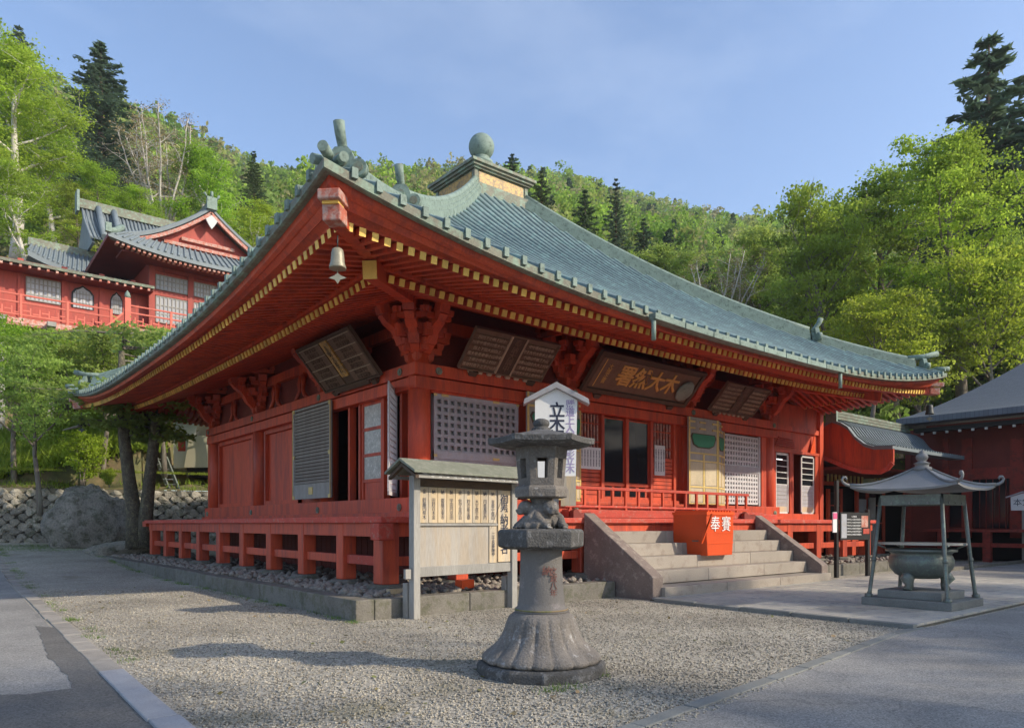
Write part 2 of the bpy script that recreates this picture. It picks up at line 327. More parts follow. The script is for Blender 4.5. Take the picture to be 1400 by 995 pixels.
    def grid(s, rows, mi=0, sm=False, close=False):
        k0 = len(s.v); n = len(rows[0])
        for r in rows: s.v += [tuple(p) for p in r]
        for i in range(len(rows)-1):
            for j in range(n-1):
                s.f.append((k0+i*n+j, k0+i*n+j+1, k0+(i+1)*n+j+1, k0+(i+1)*n+j)); s.m.append(mi); s.smooth.append(sm)
        return s
    def mesh(s, name, mats):
        me = bpy.data.meshes.new(name); me.from_pydata(s.v, [], s.f)
        for m in mats_of(mats): me.materials.append(m)
        me.polygons.foreach_set('material_index', s.m); me.polygons.foreach_set('use_smooth', s.smooth)
        me.update(); return me
    def build(s, name, mats, parent=None, loc=(0, 0, 0), rz=0, bevel=0, fix=True):
        me = s.mesh(name, mats)
        if fix:
            import bmesh
            bm = bmesh.new(); bm.from_mesh(me); bmesh.ops.recalc_face_normals(bm, faces=bm.faces); bm.to_mesh(me); bm.free()
        o = bpy.data.objects.new(name, me); o.location = loc; o.rotation_euler = (0, 0, rz)
        if bevel:
            b = o.modifiers.new('bevel', 'BEVEL'); b.width = bevel; b.segments = 2; b.limit_method = 'ANGLE'; b.angle_limit = rad(40)
        return link(o, parent)
def inst(name, me, parent, loc, rot=(0, 0, 0), scale=(1, 1, 1)):
    o = bpy.data.objects.new(name, me); o.location = loc; o.rotation_euler = rot; o.scale = scale
    return link(o, parent)
def B(name, mats, parent, *box, bevel=0): return MB().bx(*box).build(name, mats, parent, bevel=bevel)
def writing(name, s, size, mat, origin, xdir, updir, parent=None, depth=.006, vertical=False, align='CENTER', line=1.05, top=False, bold=0):
    cu = bpy.data.curves.new(name, 'FONT'); cu.body = '\n'.join(s) if vertical else s
    cu.size = size; cu.align_x = align; cu.align_y = 'TOP' if top else 'CENTER'; cu.space_line = line if not vertical else line*.82
    cu.extrude = depth/2; cu.resolution_u = 2; cu.offset = bold
    o = bpy.data.objects.new(name, cu); COL.objects.link(o)
    dg = bpy.context.evaluated_depsgraph_get(); me = bpy.data.meshes.new_from_object(o.evaluated_get(dg))
    bpy.data.objects.remove(o); me.name = name; me.materials.clear(); me.materials.append(M[mat])
    x = Vector(xdir).normalized(); u = Vector(updir).normalized(); n = x.cross(u)
    mt = Matrix((( x.x, u.x, n.x, origin[0]), (x.y, u.y, n.y, origin[1]), (x.z, u.z, n.z, origin[2]), (0, 0, 0, 1)))
    t = bpy.data.objects.new(name, me); link(t, parent)
    if parent is not None:
        pm = Matrix.Translation(parent.location) @ parent.rotation_euler.to_matrix().to_4x4() @ Matrix.Diagonal((*parent.scale, 1))
        if parent.parent is not None: pm = Matrix.Translation(parent.parent.location) @ parent.parent.rotation_euler.to_matrix().to_4x4() @ pm
        mt = pm.inverted() @ mt
    t.matrix_local = mt
    return t

# ================================================================== GROUND
def gz(x, y):
    """ground height: level court that rises gently behind the hall on the left"""
    t = (y-9)/18.
    return 0. if t <= 0 else .85*min(t, 1.)**1.3
g = MB()
xs = np.concatenate([np.linspace(-400, -40, 7), np.linspace(-30, 60, 46), np.linspace(80, 900, 8)])
ys = np.concatenate([np.linspace(-400, -40, 7), np.linspace(-30, 40, 36), np.linspace(60, 900, 8)])
g.grid([[(x, y, gz(x, y)) for x in xs] for y in ys])
tag(g.build('ground', 'gravel', fix=False), kind='structure')
# asphalt paths
a = MB(); a.grid([[(x, y, .004+gz(x, y)) for x in (-60, -20, -10, -7.37+.026*(y+7.9))] for y in (-60, -9.9, -4, 2, 8, 14, 20, 26, 32, 38)]).build('left_path', 'asphalt', fix=False)['kind'] = 'structure'
fr = [(-7.4, -10.46), (-4.37, -10.26), (-1.2, -9.9), (2.2, -9.47), (3.2, -9.46), (9.0, -9.5), (15, -9.5), (60, -9.5)]
rows = [[(x, y, .004) for x, y in fr], [(x, -60, .004) for x, y in fr]]
MB().grid(rows).build('right_path', 'asphalt', fix=False)['kind'] = 'structure'
MB().grid([[(x, y, .005) for x in (15.2, 60)] for y in (-9.5, -4.6)]).build('far_path', 'asphalt', fix=False)['kind'] = 'structure'
def ground_px(x, y, z): 
    r = _ray(x, y); t = (z-CAM[2])/r[2]; return (CAM[0]+r[0]*t, CAM[1]+r[1]*t, z)
pp = [(82, 858), (50, 855), (60, 880), (64, 895), (100, 932), (100, 940), (40, 948), (-60, 952), (-60, 1100), (300, 1100), (232, 1010), (150, 915), (110, 872)]
pq = []
for i_, (x, y) in enumerate(pp):
    x2, y2 = pp[(i_+1) % len(pp)]; a0 = Vector(ground_px(x, y, .009)); b0 = Vector(ground_px(x2, y2, .009)); n_ = max(1, min(14, int((b0-a0).length/.12)))
    for j_ in range(n_): p_ = a0.lerp(b0, j_/n_); pq.append((p_.x+random.uniform(-.02, .02), p_.y+random.uniform(-.02, .02), .009))
MB().add(pq, [tuple(range(len(pq)))]).build('asphalt_repair_strip', 'patch', fix=False)['kind'] = 'structure'
# kerbs
kr = thing('left_kerb', 'pale granite and stone kerb between the left asphalt path and the gravel', 'kerb', (-7.25, -9, 0), -.026)
y = -16.
k = 0
while y < 27:
    L_ = random.uniform(.55, .9) if y > -6.2 else 1.2
    b = MB().bx(-.12, .12, 0, L_-.015, -.1, .035 if y < -6.2 else .02)
    b.build('kerb_stone', 'granite' if y < -6.2 else 'kerbbrown', kr, (random.uniform(-.012, .012), y+9, gz(-6.66, y)+random.uniform(-.006, .004)), bevel=.012)
    y += L_
kr = thing('court_edging', 'low grey edging stones between the gravel court and the right asphalt path', 'edging', (-4.4, -10.2, 0))
for i in range(len(fr)-4):
    a0 = Vector((*fr[i], 0)); b0 = Vector((*fr[i+1], 0)); n = max(1, round((b0-a0).length/.75))
    for j in range(n):
        p0 = a0.lerp(b0, j/n)-kr.location; p1 = a0.lerp(b0, (j+.975)/n)-kr.location
        MB().bar(p0+Vector((0, .07, -.03)), p1+Vector((0, .07, -.03)), .15, .1).build('edging_stone', 'edgestone', kr, (0, random.uniform(-.008, .008), random.uniform(-.006, .004)), bevel=.01)

# paved forecourt slabs
pav = MB().bx(3.0, 15.1, -9.4, -4.2, -.05, .03).build('paving', 'mortar'); pav['kind'] = 'structure'
xx = 3.02; 
col = 0
while xx < 15.0:
    w = random.choice((.9, 1.05, .75)); yy = -9.38+(.35 if col % 2 else 0); w = min(w, 15.08-xx)
    if col % 2: MB().bx(0, w-.014, 0, .34, 0, .05).build('paving_slab', 'slab', pav, (xx, -9.38, .012), bevel=.006)
    while yy < -4.25:
        l = min(random.choice((.8, .95, 1.1, .6)), -4.22-yy)
        if l > .12: MB().bx(0, w-.014, 0, l-.014, 0, .05).build('paving_slab', 'slab', pav, (xx, yy, .012+random.uniform(0, .004)), bevel=.006)
        yy += l
    xx += w; col += 1
ed = MB(); yy = -9.4
while yy < -4.4:
    MB().bx(-.14, 0, 0, .98, -.02, .075).build('edge_stone', 'edgestone', pav, (3.0+random.uniform(-.01, .01), yy, random.uniform(-.01, .01)), bevel=.012); yy += 1.0

# ================================================================== MAIN HALL
hall = thing('temple_hall', 'large red timber temple hall with blue-grey pyramidal copper roof and raised veranda', 'temple')
CT = (7.25, 7.25, 0)
_D = np.array([.6, .95, 2.69, 5.13, 6.62, 8.47, 9.78, 10.94, 11.5]); _Z = np.array([13.7, 13.42, 11.8, 9.87, 8.8, 7.62, 6.85, 6.2, 5.93])
_pf = np.polyfit(_D, _Z, 4)
def prof(D): return float(np.polyval(_pf, D))
EL = .92
def E(w): return EL*abs(w)**2.8
def roof_z(D, s): return prof(D)+EL*(D/11.5)**3*abs(s/max(D, .01))**2.8
def side_rot(k): return (0, -math.pi/2, math.pi, math.pi/2)[k]   # front, left, back, right
ws = np.linspace(-1, 1, 41); Ds = [11.5, 10.9, 10.2, 9.3, 8.3, 7.2, 6, 4.8, 3.6, 2.5, 1.7, .9]
r = MB()
for k in range(4):
    R4 = Matrix.Rotation(side_rot(k), 4, 'Z')
    r.grid([[R4 @ Vector((w*D, -D, roof_z(D, w*D))) for w in ws] for D in Ds], sm=True)
roof = r.build('roof', 'copper', hall, CT, fix=False)
def strip(pts_fn, sides=(0, 1, 2, 3), n=40):
    """sweep of a (D,z) profile along the eaves with mitred corners"""
    m = MB()
    for k in sides:
        R4 = Matrix.Rotation(side_rot(k), 4, 'Z')
        m.grid([[R4 @ Vector((t*D, -D, z)) for (D, z) in pts_fn(t)] for t in np.linspace(-1, 1, n+1)])
    return m
strip(lambda t: [(11.5, 5.93+E(t)), (11.54, 5.925+E(t)), (11.54, 5.79+E(t)), (11.50, 5.77+E(t)), (11.38, 5.77+E(t))]).build('eave_edge', 'brownedge', roof, fix=False)
strip(lambda t: [(11.40, 5.775+E(t)), (11.37, 5.70+.98*E(t)), (11.31, 5.70+.9*E(t)), (11.28, 5.76+.8*E(t)), (11.2, 5.75+.68*E(t)), (11.17, 5.83+.6*E(t)), (11.06, 5.835+.5*E(t)), (11.04, 5.80+.5*E(t)), (9.6, 6.2+.27*E(t))]).build('eave_fascia', 'red', hall, CT, fix=False)
strip(lambda t: [(9.72, 6.06+.28*E(t)), (9.72, 5.955+.26*E(t)), (9.5, 5.955+.26*E(t)), (9.45, 6.02+.25*E(t)), (7.0, 6.86+.1*E(t))]).build('eave_soffit', 'red', hall, CT, fix=False)
# ribs with end caps
def rib_mesh(s):
    m = MB(); D1 = max(abs(s)+.12, 1.25); n = max(2, int((11.5-D1)/1.0)+2)
    rows = []
    for D in np.linspace(11.55, D1, n):
        z = roof_z(min(D, 11.5), s); rows.append([(s+dx, -D, z+dz) for dx, dz in ((-.07, -.01), (-.055, .055), (0, .08), (.055, .055), (.07, -.01))])
    m.grid(rows, sm=True)
    z = roof_z(11.5, s); m.bx(s-.05, s+.05, -11.585, -11.545, z-.075, z+.08, 1); m.bx(s-.045, s+.045, -11.545, -11.35, z-.01, z+.082, 1)
    return m.mesh('roof_rib', ['copper', 'verdigris'])
step = .41; ns = 27
back = MB()
for i in range(-ns, ns+1):
    s = i*step; me = rib_mesh(s)
    for k in (0, 1): inst('roof_rib', me, roof, (0, 0, 0), (0, 0, side_rot(k)))
    for k in (2, 3):
        R4 = Matrix.Rotation(side_rot(k), 4, 'Z')
        back.add([R4 @ v.co for v in me.vertices], [tuple(p.vertices) for p in me.polygons])
tag(back.build('rear_roof_ribs', 'copper', roof, fix=False), kind='stuff')
# hip ridges
def hip_ridge(m, ang, D0, D1, h, w, mi=0, layers=3):
    R4 = Matrix.Rotation(ang, 4, 'Z')     # local diagonal is (+1,-1)
    n = 16
    for l in range(layers):
        ww = w*(1-.22*l); z0 = h*l/layers; z1 = h*(l+1)/layers-.015
        rows = []
        for D in np.linspace(D0, D1, n):
            z = roof_z(D, D); c = Vector((D, -D, z)); sd = Vector((.7071, .7071, 0))
            rows.append([R4 @ (c+sd*a+Vector((0, 0, b))) for a, b in ((-ww/2, z0-.12), (-ww/2, z1), (-ww*.42, z1+.012), (ww*.42, z1+.012), (ww/2, z1), (ww/2, z0-.12))])
        m.grid(rows, mi)
        m.add(rows[-1], [(5, 4, 3, 2, 1, 0)], mi); m.add(rows[0], [(0, 1, 2, 3, 4, 5)], mi)
    # round ridge cap
    m.tube([R4 @ Vector((D, -D, roof_z(D, D)+h+.03)) for D in np.linspace(D0, D1, n)], w*.22, 8, mi)
def ornament(m, ang, D, zb, s=1., horn=True):
    R4 = Matrix.Translation((0, 0, 0)) @ Matrix.Rotation(ang, 4, 'Z'); base = Vector((D, -D, roof_z(D, D)+zb)); o = Vector((.7071, -.7071, 0)); sd = Vector((.7071, .7071, 0)); up = Vector((0, 0, 1))
    def P(a, b, c): return R4 @ (base+o*a*s+sd*b*s+up*c*s)
    poly = [(-.36, -.12), (-.40, .18), (-.27, .5), (-.16, .62), (.16, .62), (.27, .5), (.40, .18), (.36, -.12)]
    n = len(poly); vs = [P(.06, x, z) for x, z in poly]+[P(-.16, x, z) for x, z in poly]
    m.add(vs, [tuple(range(n)), tuple(range(2*n-1, n-1, -1))]+[(i, (i+1) % n, (i+1) % n+n, i+n) for i in range(n)], 0)
    # face boss, side scrolls
    m.tube([P(.05, 0, .27), P(.12, 0, .27)], .17*s, 14, 1); m.tube([P(.12, 0, .27), P(.15, 0, .27)], .09*s, 10, 0)
    for q in (-1, 1):
        m.tube([P(-.12, q*.46, .06), P(.10, q*.46, .06)], .22*s, 14, 0); m.tube([P(.10, q*.46, .06), P(.13, q*.46, .06)], .13*s, 12, 1)
    if horn:
        m.tube([P(-.30, 0, .45), P(-.08, 0, .66), P(.12, 0, .93), P(.22, 0, 1.18)], [.12*s, .125*s, .14*s, .15*s], 12, 0)
        m.tube([P(.22, 0, 1.18), P(.228, 0, 1.2)], .11*s, 12, 1)
HA = (0, -math.pi/2, math.pi/2, math.pi)   # right-front, near-left, right-rear, far-left
for k, ang in enumerate(HA):
    m = MB(); hip_ridge(m, ang, 1.15, 8.25, .34, .46); hip_ridge(m, ang, 8.3, 10.75, .22, .40, layers=2)
    hr = m.build('hip_ridge', ['verdigris'], roof, fix=False)
    m = MB(); ornament(m, ang, 8.45, .12, .62); m.build('ridge_ornament', ['verdigris', 'brownedge'], hr)
    m = MB(); ornament(m, ang, 11.0, .02, .60 if k == 1 else .55, horn=(k == 1))
    R4 = Matrix.Rotation(ang, 4, 'Z')
    if k != 1: m.tube([R4 @ Vector((D, -D, roof_z(10.9, 10.9)+z)) for D, z in ((10.6, .36), (11.0, .40), (11.32, .50))], [.09, .09, .10], 10)
    # low round tiles at the very corner
    for dd in (-.17, .17): m.tube([R4 @ Vector((11.25+dd*.2, -11.25+dd*.2, roof_z(11.2, 11.2)+.05)), R4 @ Vector((11.42+dd, -11.42+dd, roof_z(11.45, 11.45)+.07))], .075, 10)
    m.tube([R4 @ Vector((11.4, -11.4, roof_z(11.4, 11.4)+.10)), R4 @ Vector((11.58, -11.58, roof_z(11.5, 11.5)+.14))], .08, 12)
    m.build('corner_ornament', ['verdigris', 'brownedge'], hr)
# roban box and ball
dw = MB()
dw.bx(-1.32, 1.32, -1.32, 1.32, 12.95, 13.42); dw.bx(-1.18, 1.18, -1.18, 1.18, 13.42, 13.9)
dw.bx(-1.28, 1.28, -1.28, 1.28, 13.9, 13.97); dw.bx(-1.36, 1.36, -1.36, 1.36, 13.97, 14.06); dw.bx(-1.44, 1.44, -1.44, 1.44, 14.06, 14.16)
for sx in (-1, 1):
    for sy in (-1, 1): dw.bx(sx*1.21, sx*1.07, sy*1.21, sy*1.07, 13.42, 13.9)
dew = dw.build('dew_basin', 'brownedge', roof)
for k in range(4):
    R4 = Matrix.Rotation(side_rot(k), 4, 'Z'); MB().mbx(R4, -1.0, 1.0, -1.195, -1.17, 13.47, 13.85).build('gilt_panel', 'goldworn', dew)
cp = MB(); cp.grid([[(x, y, z) for x, y in ((-a_, -a_), (a_, -a_), (a_, a_), (-a_, a_), (-a_, -a_))] for a_, z in ((1.42, 14.165), (.9, 14.36), (.5, 14.62), (.36, 14.86))]); cp.build('basin_cover', 'verdigris', dew, fix=False)
pf_ = [(.36, 14.8), (.42, 14.86), (.42, 14.94), (.30, 15.0), (.26, 15.06), (.30, 15.10)]
for i in range(11):
    t = math.pi*(i+1.3)/13; pf_.append((.475*math.sin(t)+.0, 15.50-.475*math.cos(t)))
MB().lathe(pf_, 28).build('roof_jewel', 'verdigris', dew)

# rafters
def raf_me(L_, w, h, name):
    m = MB().bx(0, L_, -w/2, w/2, -h/2, h/2); return m.mesh(name, 'red')
fr_me = raf_me(1.0, .105, .12, 'flying_rafter'); br_me = raf_me(1.0, .105, .13, 'base_rafter')
cap_f = MB().bx(-.013, .0, -.0565, .0565, -.064, .064).mesh('gold_cap', 'gold'); cap_b = MB().bx(-.013, .0, -.0565, .0565, -.069, .069).mesh('gold_cap', 'gold')
rear = MB()
def zf(D, w): return 5.73+.27*(11.05-D)+(.5-.17*(11.05-D)/1.4)*E(w)
def zb(D, w): return 5.86+.36*(9.65-D)+(.24-.14*(9.65-D)/2.3)*E(w)
for i in range(-50, 50):
    s = (i+.5)*.22
    for kind in ('f', 'b'):
        Do = 11.05 if kind == 'f' else 9.65; Di = (9.45 if kind == 'f' else 7.1)
        if abs(s) > Do-.12: continue
        Di = max(Di, abs(s)+.06); w = s/Do; fz = zf if kind == 'f' else zb
        p0 = Vector((s, -Do, fz(Do, w))); p1 = Vector((s, -Di, fz(Di, w))); L_ = (p1-p0).length
        pitch = math.atan2(p1.z-p0.z, Do-Di)
        for k in range(4):
            rz = side_rot(k); R4 = Matrix.Rotation(rz, 4, 'Z')
            if k < 2:
                rot = (Matrix.Rotation(rz+math.pi/2, 3, 'Z') @ Matrix.Rotation(-pitch, 3, 'Y')).to_euler()
                loc = R4 @ p0; loc = (loc.x+CT[0], loc.y+CT[1], loc.z)
                o = inst('flying_rafter' if kind == 'f' else 'base_rafter', fr_me if kind == 'f' else br_me, hall, loc, rot, (L_, 1, 1))
                inst('gold_cap', cap_f if kind == 'f' else cap_b, o, (0, 0, 0))
            else:
                rear.bar(R4 @ p0, R4 @ p1, .105, .12); q = R4 @ (p0+Vector((0, -.012, 0))); rear.bar(q, R4 @ p0, .113, .128, 1)
tag(rear.build('rear_rafters', ['red', 'gold'], hall, CT), kind='stuff')
# hip rafters with painted ends
for k, ang in enumerate(HA):
    R4 = Matrix.Rotation(ang, 4, 'Z')
    def HP(D, z): return R4 @ Vector((D, -D, z))
    m = MB(); m.bar(HP(7.2, 6.62), HP(9.95, 6.02), .24, .3)
    m.bar(HP(9.2, 6.42), HP(11.22, 6.24), .22, .3)
    hrf = m.build('hip_rafter', 'red', hall, CT)
    m = MB(); m.bar(HP(9.95, 6.02), HP(9.965, 6.017), .25, .31); m.build('painted_end', 'gold', hrf)
    m = MB(); m.bar(HP(11.05, 6.44), HP(11.42, 6.41), .34, .15); m.bar(HP(11.1, 6.21), HP(11.33, 6.19), .28, .24); m.build('end_block', 'redpink', hrf, bevel=.02)
    m = MB(); m.bar(HP(11.18, 6.345), HP(11.36, 6.335), .25, .07); m.build('end_collar', 'gold', hrf)
# gutter on the front
gm = MB()
def epz(x): return 5.80+E((x-7.25)/11.5)
gx0, gx1 = 2.8, 10.9; n = 8
for i in range(n):
    a_ = gx0+(gx1-gx0)*i/n; b_ = gx0+(gx1-gx0)*(i+1)/n-.03; z0 = epz(a_)-.02; z1 = epz(b_)-.02
    gm = MB(); gm.bar((a_, -4.42, z0), (b_, -4.42, z1), .18, .13); gm.build('gutter_length', 'verdigris', hall, bevel=.01)
for x_ in (gx0+.05, gx1-.1): MB().tube([(x_, -4.42, epz(x_)-.08), (x_, -4.42, epz(x_)-.5)], .05, 10).build('downpipe', 'verdigris', hall)

# ---- columns, beams, walls
CX = (0, 4.65, 9.78, 14.43)
def column(x, y, r=.26): MB().tube([(x, y, 1.7), (x, y, 5.45)], r, 18).build('column', 'red', hall)
for x_ in CX: column(x_, 0)
for y_ in CX[1:]: column(0, y_)
# raised base beam (all round), lintels
def ring_beams(name, off, z0, z1, mat='red', ext=.02, x1=14.43):
    B(name, mat, hall, -off, x1+off, -off, -.02, z0, z1, bevel=.012)
    B(name, mat, hall, -off-.001, .02, -.02, 14.43+off, z0, z1, bevel=.012)
ring_beams('base_beam', .33, 1.76, 2.2)
ring_beams('base_step', .42, 1.745, 1.86)
ring_beams('head_beam', .30, 4.93, 5.2)
ring_beams('lower_lintel', .275, 4.63, 4.9)
# walls
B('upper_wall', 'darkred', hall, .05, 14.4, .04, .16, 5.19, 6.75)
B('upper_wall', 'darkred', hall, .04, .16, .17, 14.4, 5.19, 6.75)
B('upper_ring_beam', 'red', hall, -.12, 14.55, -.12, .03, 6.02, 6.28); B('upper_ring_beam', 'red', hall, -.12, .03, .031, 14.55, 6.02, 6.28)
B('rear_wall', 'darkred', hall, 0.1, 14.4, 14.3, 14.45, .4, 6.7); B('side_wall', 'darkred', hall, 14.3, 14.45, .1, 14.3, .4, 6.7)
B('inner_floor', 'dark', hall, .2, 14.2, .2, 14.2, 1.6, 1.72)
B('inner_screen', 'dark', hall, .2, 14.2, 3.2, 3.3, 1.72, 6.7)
# dark plinth boards below the floor
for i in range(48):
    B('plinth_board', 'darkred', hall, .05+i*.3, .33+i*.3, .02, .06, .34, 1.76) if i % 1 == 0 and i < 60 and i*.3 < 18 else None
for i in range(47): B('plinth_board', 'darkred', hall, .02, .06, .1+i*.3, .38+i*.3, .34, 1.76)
B('foundation', 'dark', hall, .1, 14.4, .1, 14.4, .3, 1.6)
# round nail covers
nc = MB().tube([(0, 0, 0), (0, -.03, 0)], .085, 14).tube([(0, -.03, 0), (0, -.05, 0)], .04, 10).mesh('nail_cover', 'brownedge')
for x_ in CX:
    for z in (5.06, 1.98): inst('nail_cover', nc, hall, (x_+(.33 if x_ == 0 and z > 3 else 0), -.33 if z < 3 else -.30, z))
for y_ in CX:
    for z in (5.06, 1.98): inst('nail_cover', nc, hall, (-.33 if z < 3 else -.30, y_+(.33 if y_ == 0 and z > 3 else .0)+(.3 if y_ == 0 and z < 3 else 0), z), (0, 0, -math.pi/2))
# brackets
def arm(m, c, d, reach=.95, w=.25):
    c = Vector(c); d = Vector(d).normalized(); pts = [(0, .0), (.22, .03), (.36, .16), (.44, .34), (.56, .50), (.72, .60), (.82, .72), (.86, .90)]
    for i, (a, z) in enumerate(pts[:-1]):
        a2, z2 = pts[i+1]; m.bar(c+d*a*reach/.86+Vector((0, 0, z)), c+d*(a2*reach/.86+.02)+Vector((0, 0, z2+.02)), w-.05*(i % 2), .24)
    for a, z in ((.40, .36), (.66, .66), (.86, 1.0)):   # bearing blocks with short cross arms
        e = c+d*(a*reach/.86)+Vector((0, 0, z)); sd_ = Vector((-d.y, d.x, 0))
        m.bar(e-sd_*.34, e+sd_*.34, .13, .12)
        for q in (-.3, 0, .3): m.bar(e+sd_*q+Vector((0, 0, .05)), e+sd_*q+Vector((0, 0, .17)), .17, .17, up=d, w2=.2, h2=.2)
def bracket(x, y, dirs, s=1.):
    m = MB(); m.lathe([(.22, 0), (.33, .1), (.36, .26)], 4, (x, y, 5.2), sm=False, rot=.5)
    for d in dirs: arm(m, (x, y, 5.48), d)
    m.bx(x-.17, x+.17, y-.17, y+.17, 5.4, 6.7)
    m.build('bracket_set', 'red', hall)
def wall_arm(x, y, ax):
    """stepped arms lying along the wall plane, each with three blocks"""
    for z, L_ in ((5.52, .95), (5.80, 1.35)):
        m = MB(); off = (-.13 if z < 5.7 else -.15)
        a, b_ = ((x-L_/2, y+off, z), (x+L_/2, y+off, z)) if ax == 'x' else ((x+off, y-L_/2, z), (x+off, y+L_/2, z))
        m.bar(a, b_, .16, .13)
        for q in (-.46, 0, .46):
            p_ = Vector((x+q*L_, y+off, z+.06)) if ax == 'x' else Vector((x+off, y+q*L_, z+.06)); m.bar(p_, p_+Vector((0, 0, .13)), .15, .15, up=(1, 0, 0), w2=.2, h2=.2)
        m.build('bracket_arm', 'red', hall)
for x_ in CX: wall_arm(x_, 0, 'x')
for y_ in CX[1:]: wall_arm(0, y_, 'y')
wall_arm(0, 0, 'y')
bracket(0, 0, [(-1, 0, 0), (0, -1, 0), (-1, -1, 0)])
for x_ in CX[1:]: bracket(x_, 0, [(0, -1, 0), (.8, -.25, 0), (-.8, -.25, 0)])
for y_ in CX[1:]: bracket(0, y_, [(-1, 0, 0), (-.25, .8, 0), (-.25, -.8, 0)])
# carved frog-leg struts above the left wall beams
def strut(y):
    m = MB()
    for q in (-1, 1):
        pts = [(-.06, y+q*.08, 5.95), (-.1, y+q*.16, 5.72), (-.1, y+q*.12, 5.52), (-.1, y+q*.28, 5.34), (-.1, y+q*.5, 5.24)]
        m.tube(pts, [.09, .07, .06, .07, .04], 8)
    m.bx(-.12, .02, y-.16, y+.16, 5.9, 6.02)
    m.build('carved_strut', 'red', hall)
for y_ in (2.4, 6.3, 8.3, 12.2): strut(y_)
# left wall
def panel_wall(y0, y1):
    B('wall_panel', 'red', hall, .02, .1, y0, y1, 2.18, 4.65)
    for z0, z1 in ((2.2, 2.34), (4.5, 4.63)): B('panel_rail', 'red', hall, -.09, .02, y0+.25, y1-.25, z0, z1)
    for yy in (y0+.25, y1-.37): B('panel_stile', 'red', hall, -.1, .02, yy, yy+.12, 2.2, 4.63)
panel_wall(10.04, 14.17); panel_wall(6.3, 9.52)
B('wall_panel', 'red', hall, .02, .1, 4.9, 6.3, 2.18, 4.65)
# far-left hall end boards beyond the last column
B('end_board', 'red', hall, -.12, .02, 14.72, 15.1, 1.76, 5.1)
# door bay on the left wall, y .26..4.4
for yy in (3.17, 2.6, 1.4, .55): B('door_post', 'red', hall, -.12, .06, yy, yy+.1, 2.2, 4.63)
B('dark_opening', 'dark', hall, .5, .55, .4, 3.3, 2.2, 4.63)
sl = B('sliding_door', 'red', hall, -.05, -.01, 1.5, 2.62, 2.22, 4.62)
for z0, z1 in ((2.72, 3.28), (3.36, 3.93), (4.01, 4.56)): B('frosted_pane', 'frosted', sl, -.058, -.045, 1.6, 2.5, z0, z1)
for z0 in (2.64, 3.28, 3.93, 4.56): B('door_rail', 'red', sl, -.08, -.05, 1.5, 2.62, z0, z0+.08)
for yy in (1.5, 2.5): B('door_stile', 'red', sl, -.085, -.05, yy, yy+.11, 2.22, 4.64)
def louvre_shutter(parent, W, H, mt='greywood'):
    """opened slatted shutter; local x 0..W, y thickness, z 0..H"""
    MB().bx(.02, W-.02, .0, .03, .02, H-.02).build('shutter_back', 'oldwood', parent)
    f = MB(); f.bx(0, .09, -.05, 0, 0, H); f.bx(W-.09, W, -.05, 0, 0, H); f.bx(.09, W-.09, -.045, 0, 0, .42); f.bx(.09, W-.09, -.045, 0, H-.06, H)
    fr_ = f.build('shutter_frame', mt, parent, bevel=.006); n = 22
    sl_me = MB().bar((.09, -.022, 0), (W-.09, -.022, 0), .014, .066, up=(0, -.8, 1)).mesh('slat', mt)
    for i in range(n): inst('slat', sl_me, parent, (0, 0, .47+(H-.6)*i/(n-1)))
    for x_ in (0, W-.12):
        for z in (H-.1, .0, H*.45): MB().bx(x_-.005, x_+.125, -.062, -.048, z, z+.1 if z else .1).build('brass_corner', 'yellowtrim', parent)
    for x_ in (-.004, W-.016): MB().bx(x_, x_+.02, -.066, -.05, 0, H).build('brass_edge', 'yellowtrim', parent)
    MB().bx(W*.45, W*.55, -.065, -.045, .12, .32).build('brass_plate', 'yellowtrim', parent)
    return fr_
sh = bpy.data.objects.new('open_shutter', None); link(sh, hall); sh.location = (-.33, 6.25, 2.3); sh.rotation_euler = (0, 0, -math.pi/2); louvre_shutter(sh, 2.48, 2.58)
# second leaf swung out, seen edge-on, lattice inside
lf = MB(); W_, H_ = 1.25, 2.5
lf.bx(0, W_, 0, .03, 0, .09).bx(0, W_, 0, .03, H_-.09, H_).bx(0, .08, 0, .04, 0, H_).bx(W_-.08, W_, 0, .04, 0, H_)
for i in range(1, 9): lf.bx(i*W_/9-.015, i*W_/9+.015, 0, .03, 0, H_)
for i in range(1, 18): lf.bx(0, W_, .005, .025, i*H_/18-.015, i*H_/18+.015)
lf.build('open_lattice_leaf', 'latwhite', hall, (-.06, .93, 2.24), math.atan2(-.78, -.625))
MB().tube([(-.3, .3, 3.0), (-.3, .05, 3.0)], .012, 6).build('leaf_hook', 'black', hall)

# front bays
def lattice(name, x0, x1, z0, z1, y, cell, bar, mat, parent=hall, cellz=None):
    m = MB(); nx = round((x1-x0)/cell); nz = round((z1-z0)/(cellz or cell))
    for i in range(nx+1): c = x0+(x1-x0)*i/nx; m.bx(c-bar/2, c+bar/2, y-.05, y, z0, z1)
    for j in range(nz+1): c = z0+(z1-z0)*j/nz; m.bx(x0, x1, y-.045, y+.005, c-bar/2, c+bar/2)
    o = m.build(name, mat, parent); o['kind'] = 'stuff'; return o
win = B('lattice_window', 'dark', hall, .26, 2.86, -.02, .02, 2.2, 4.63)
B('backing_board', 'greywood', win, .3, 2.82, -.045, -.021, 2.24, 4.6)
lattice('lattice_grid', .36, 2.76, 3.28, 4.5, -.09, .185, .078, 'latgrey', win)
lattice('lattice_grid', .36, 2.76, 2.3, 3.08, -.09, .185, .078, 'latgrey', win)
for z0, z1 in ((4.5, 4.6), (3.1, 3.27)): B('window_rail', 'latgrey', win, .3, 2.82, -.16, -.09, z0, z1)
for x_ in (.3, 2.72): B('window_stile', 'latgrey', win, x_, x_+.09, -.158, -.092, 2.24, 4.6)
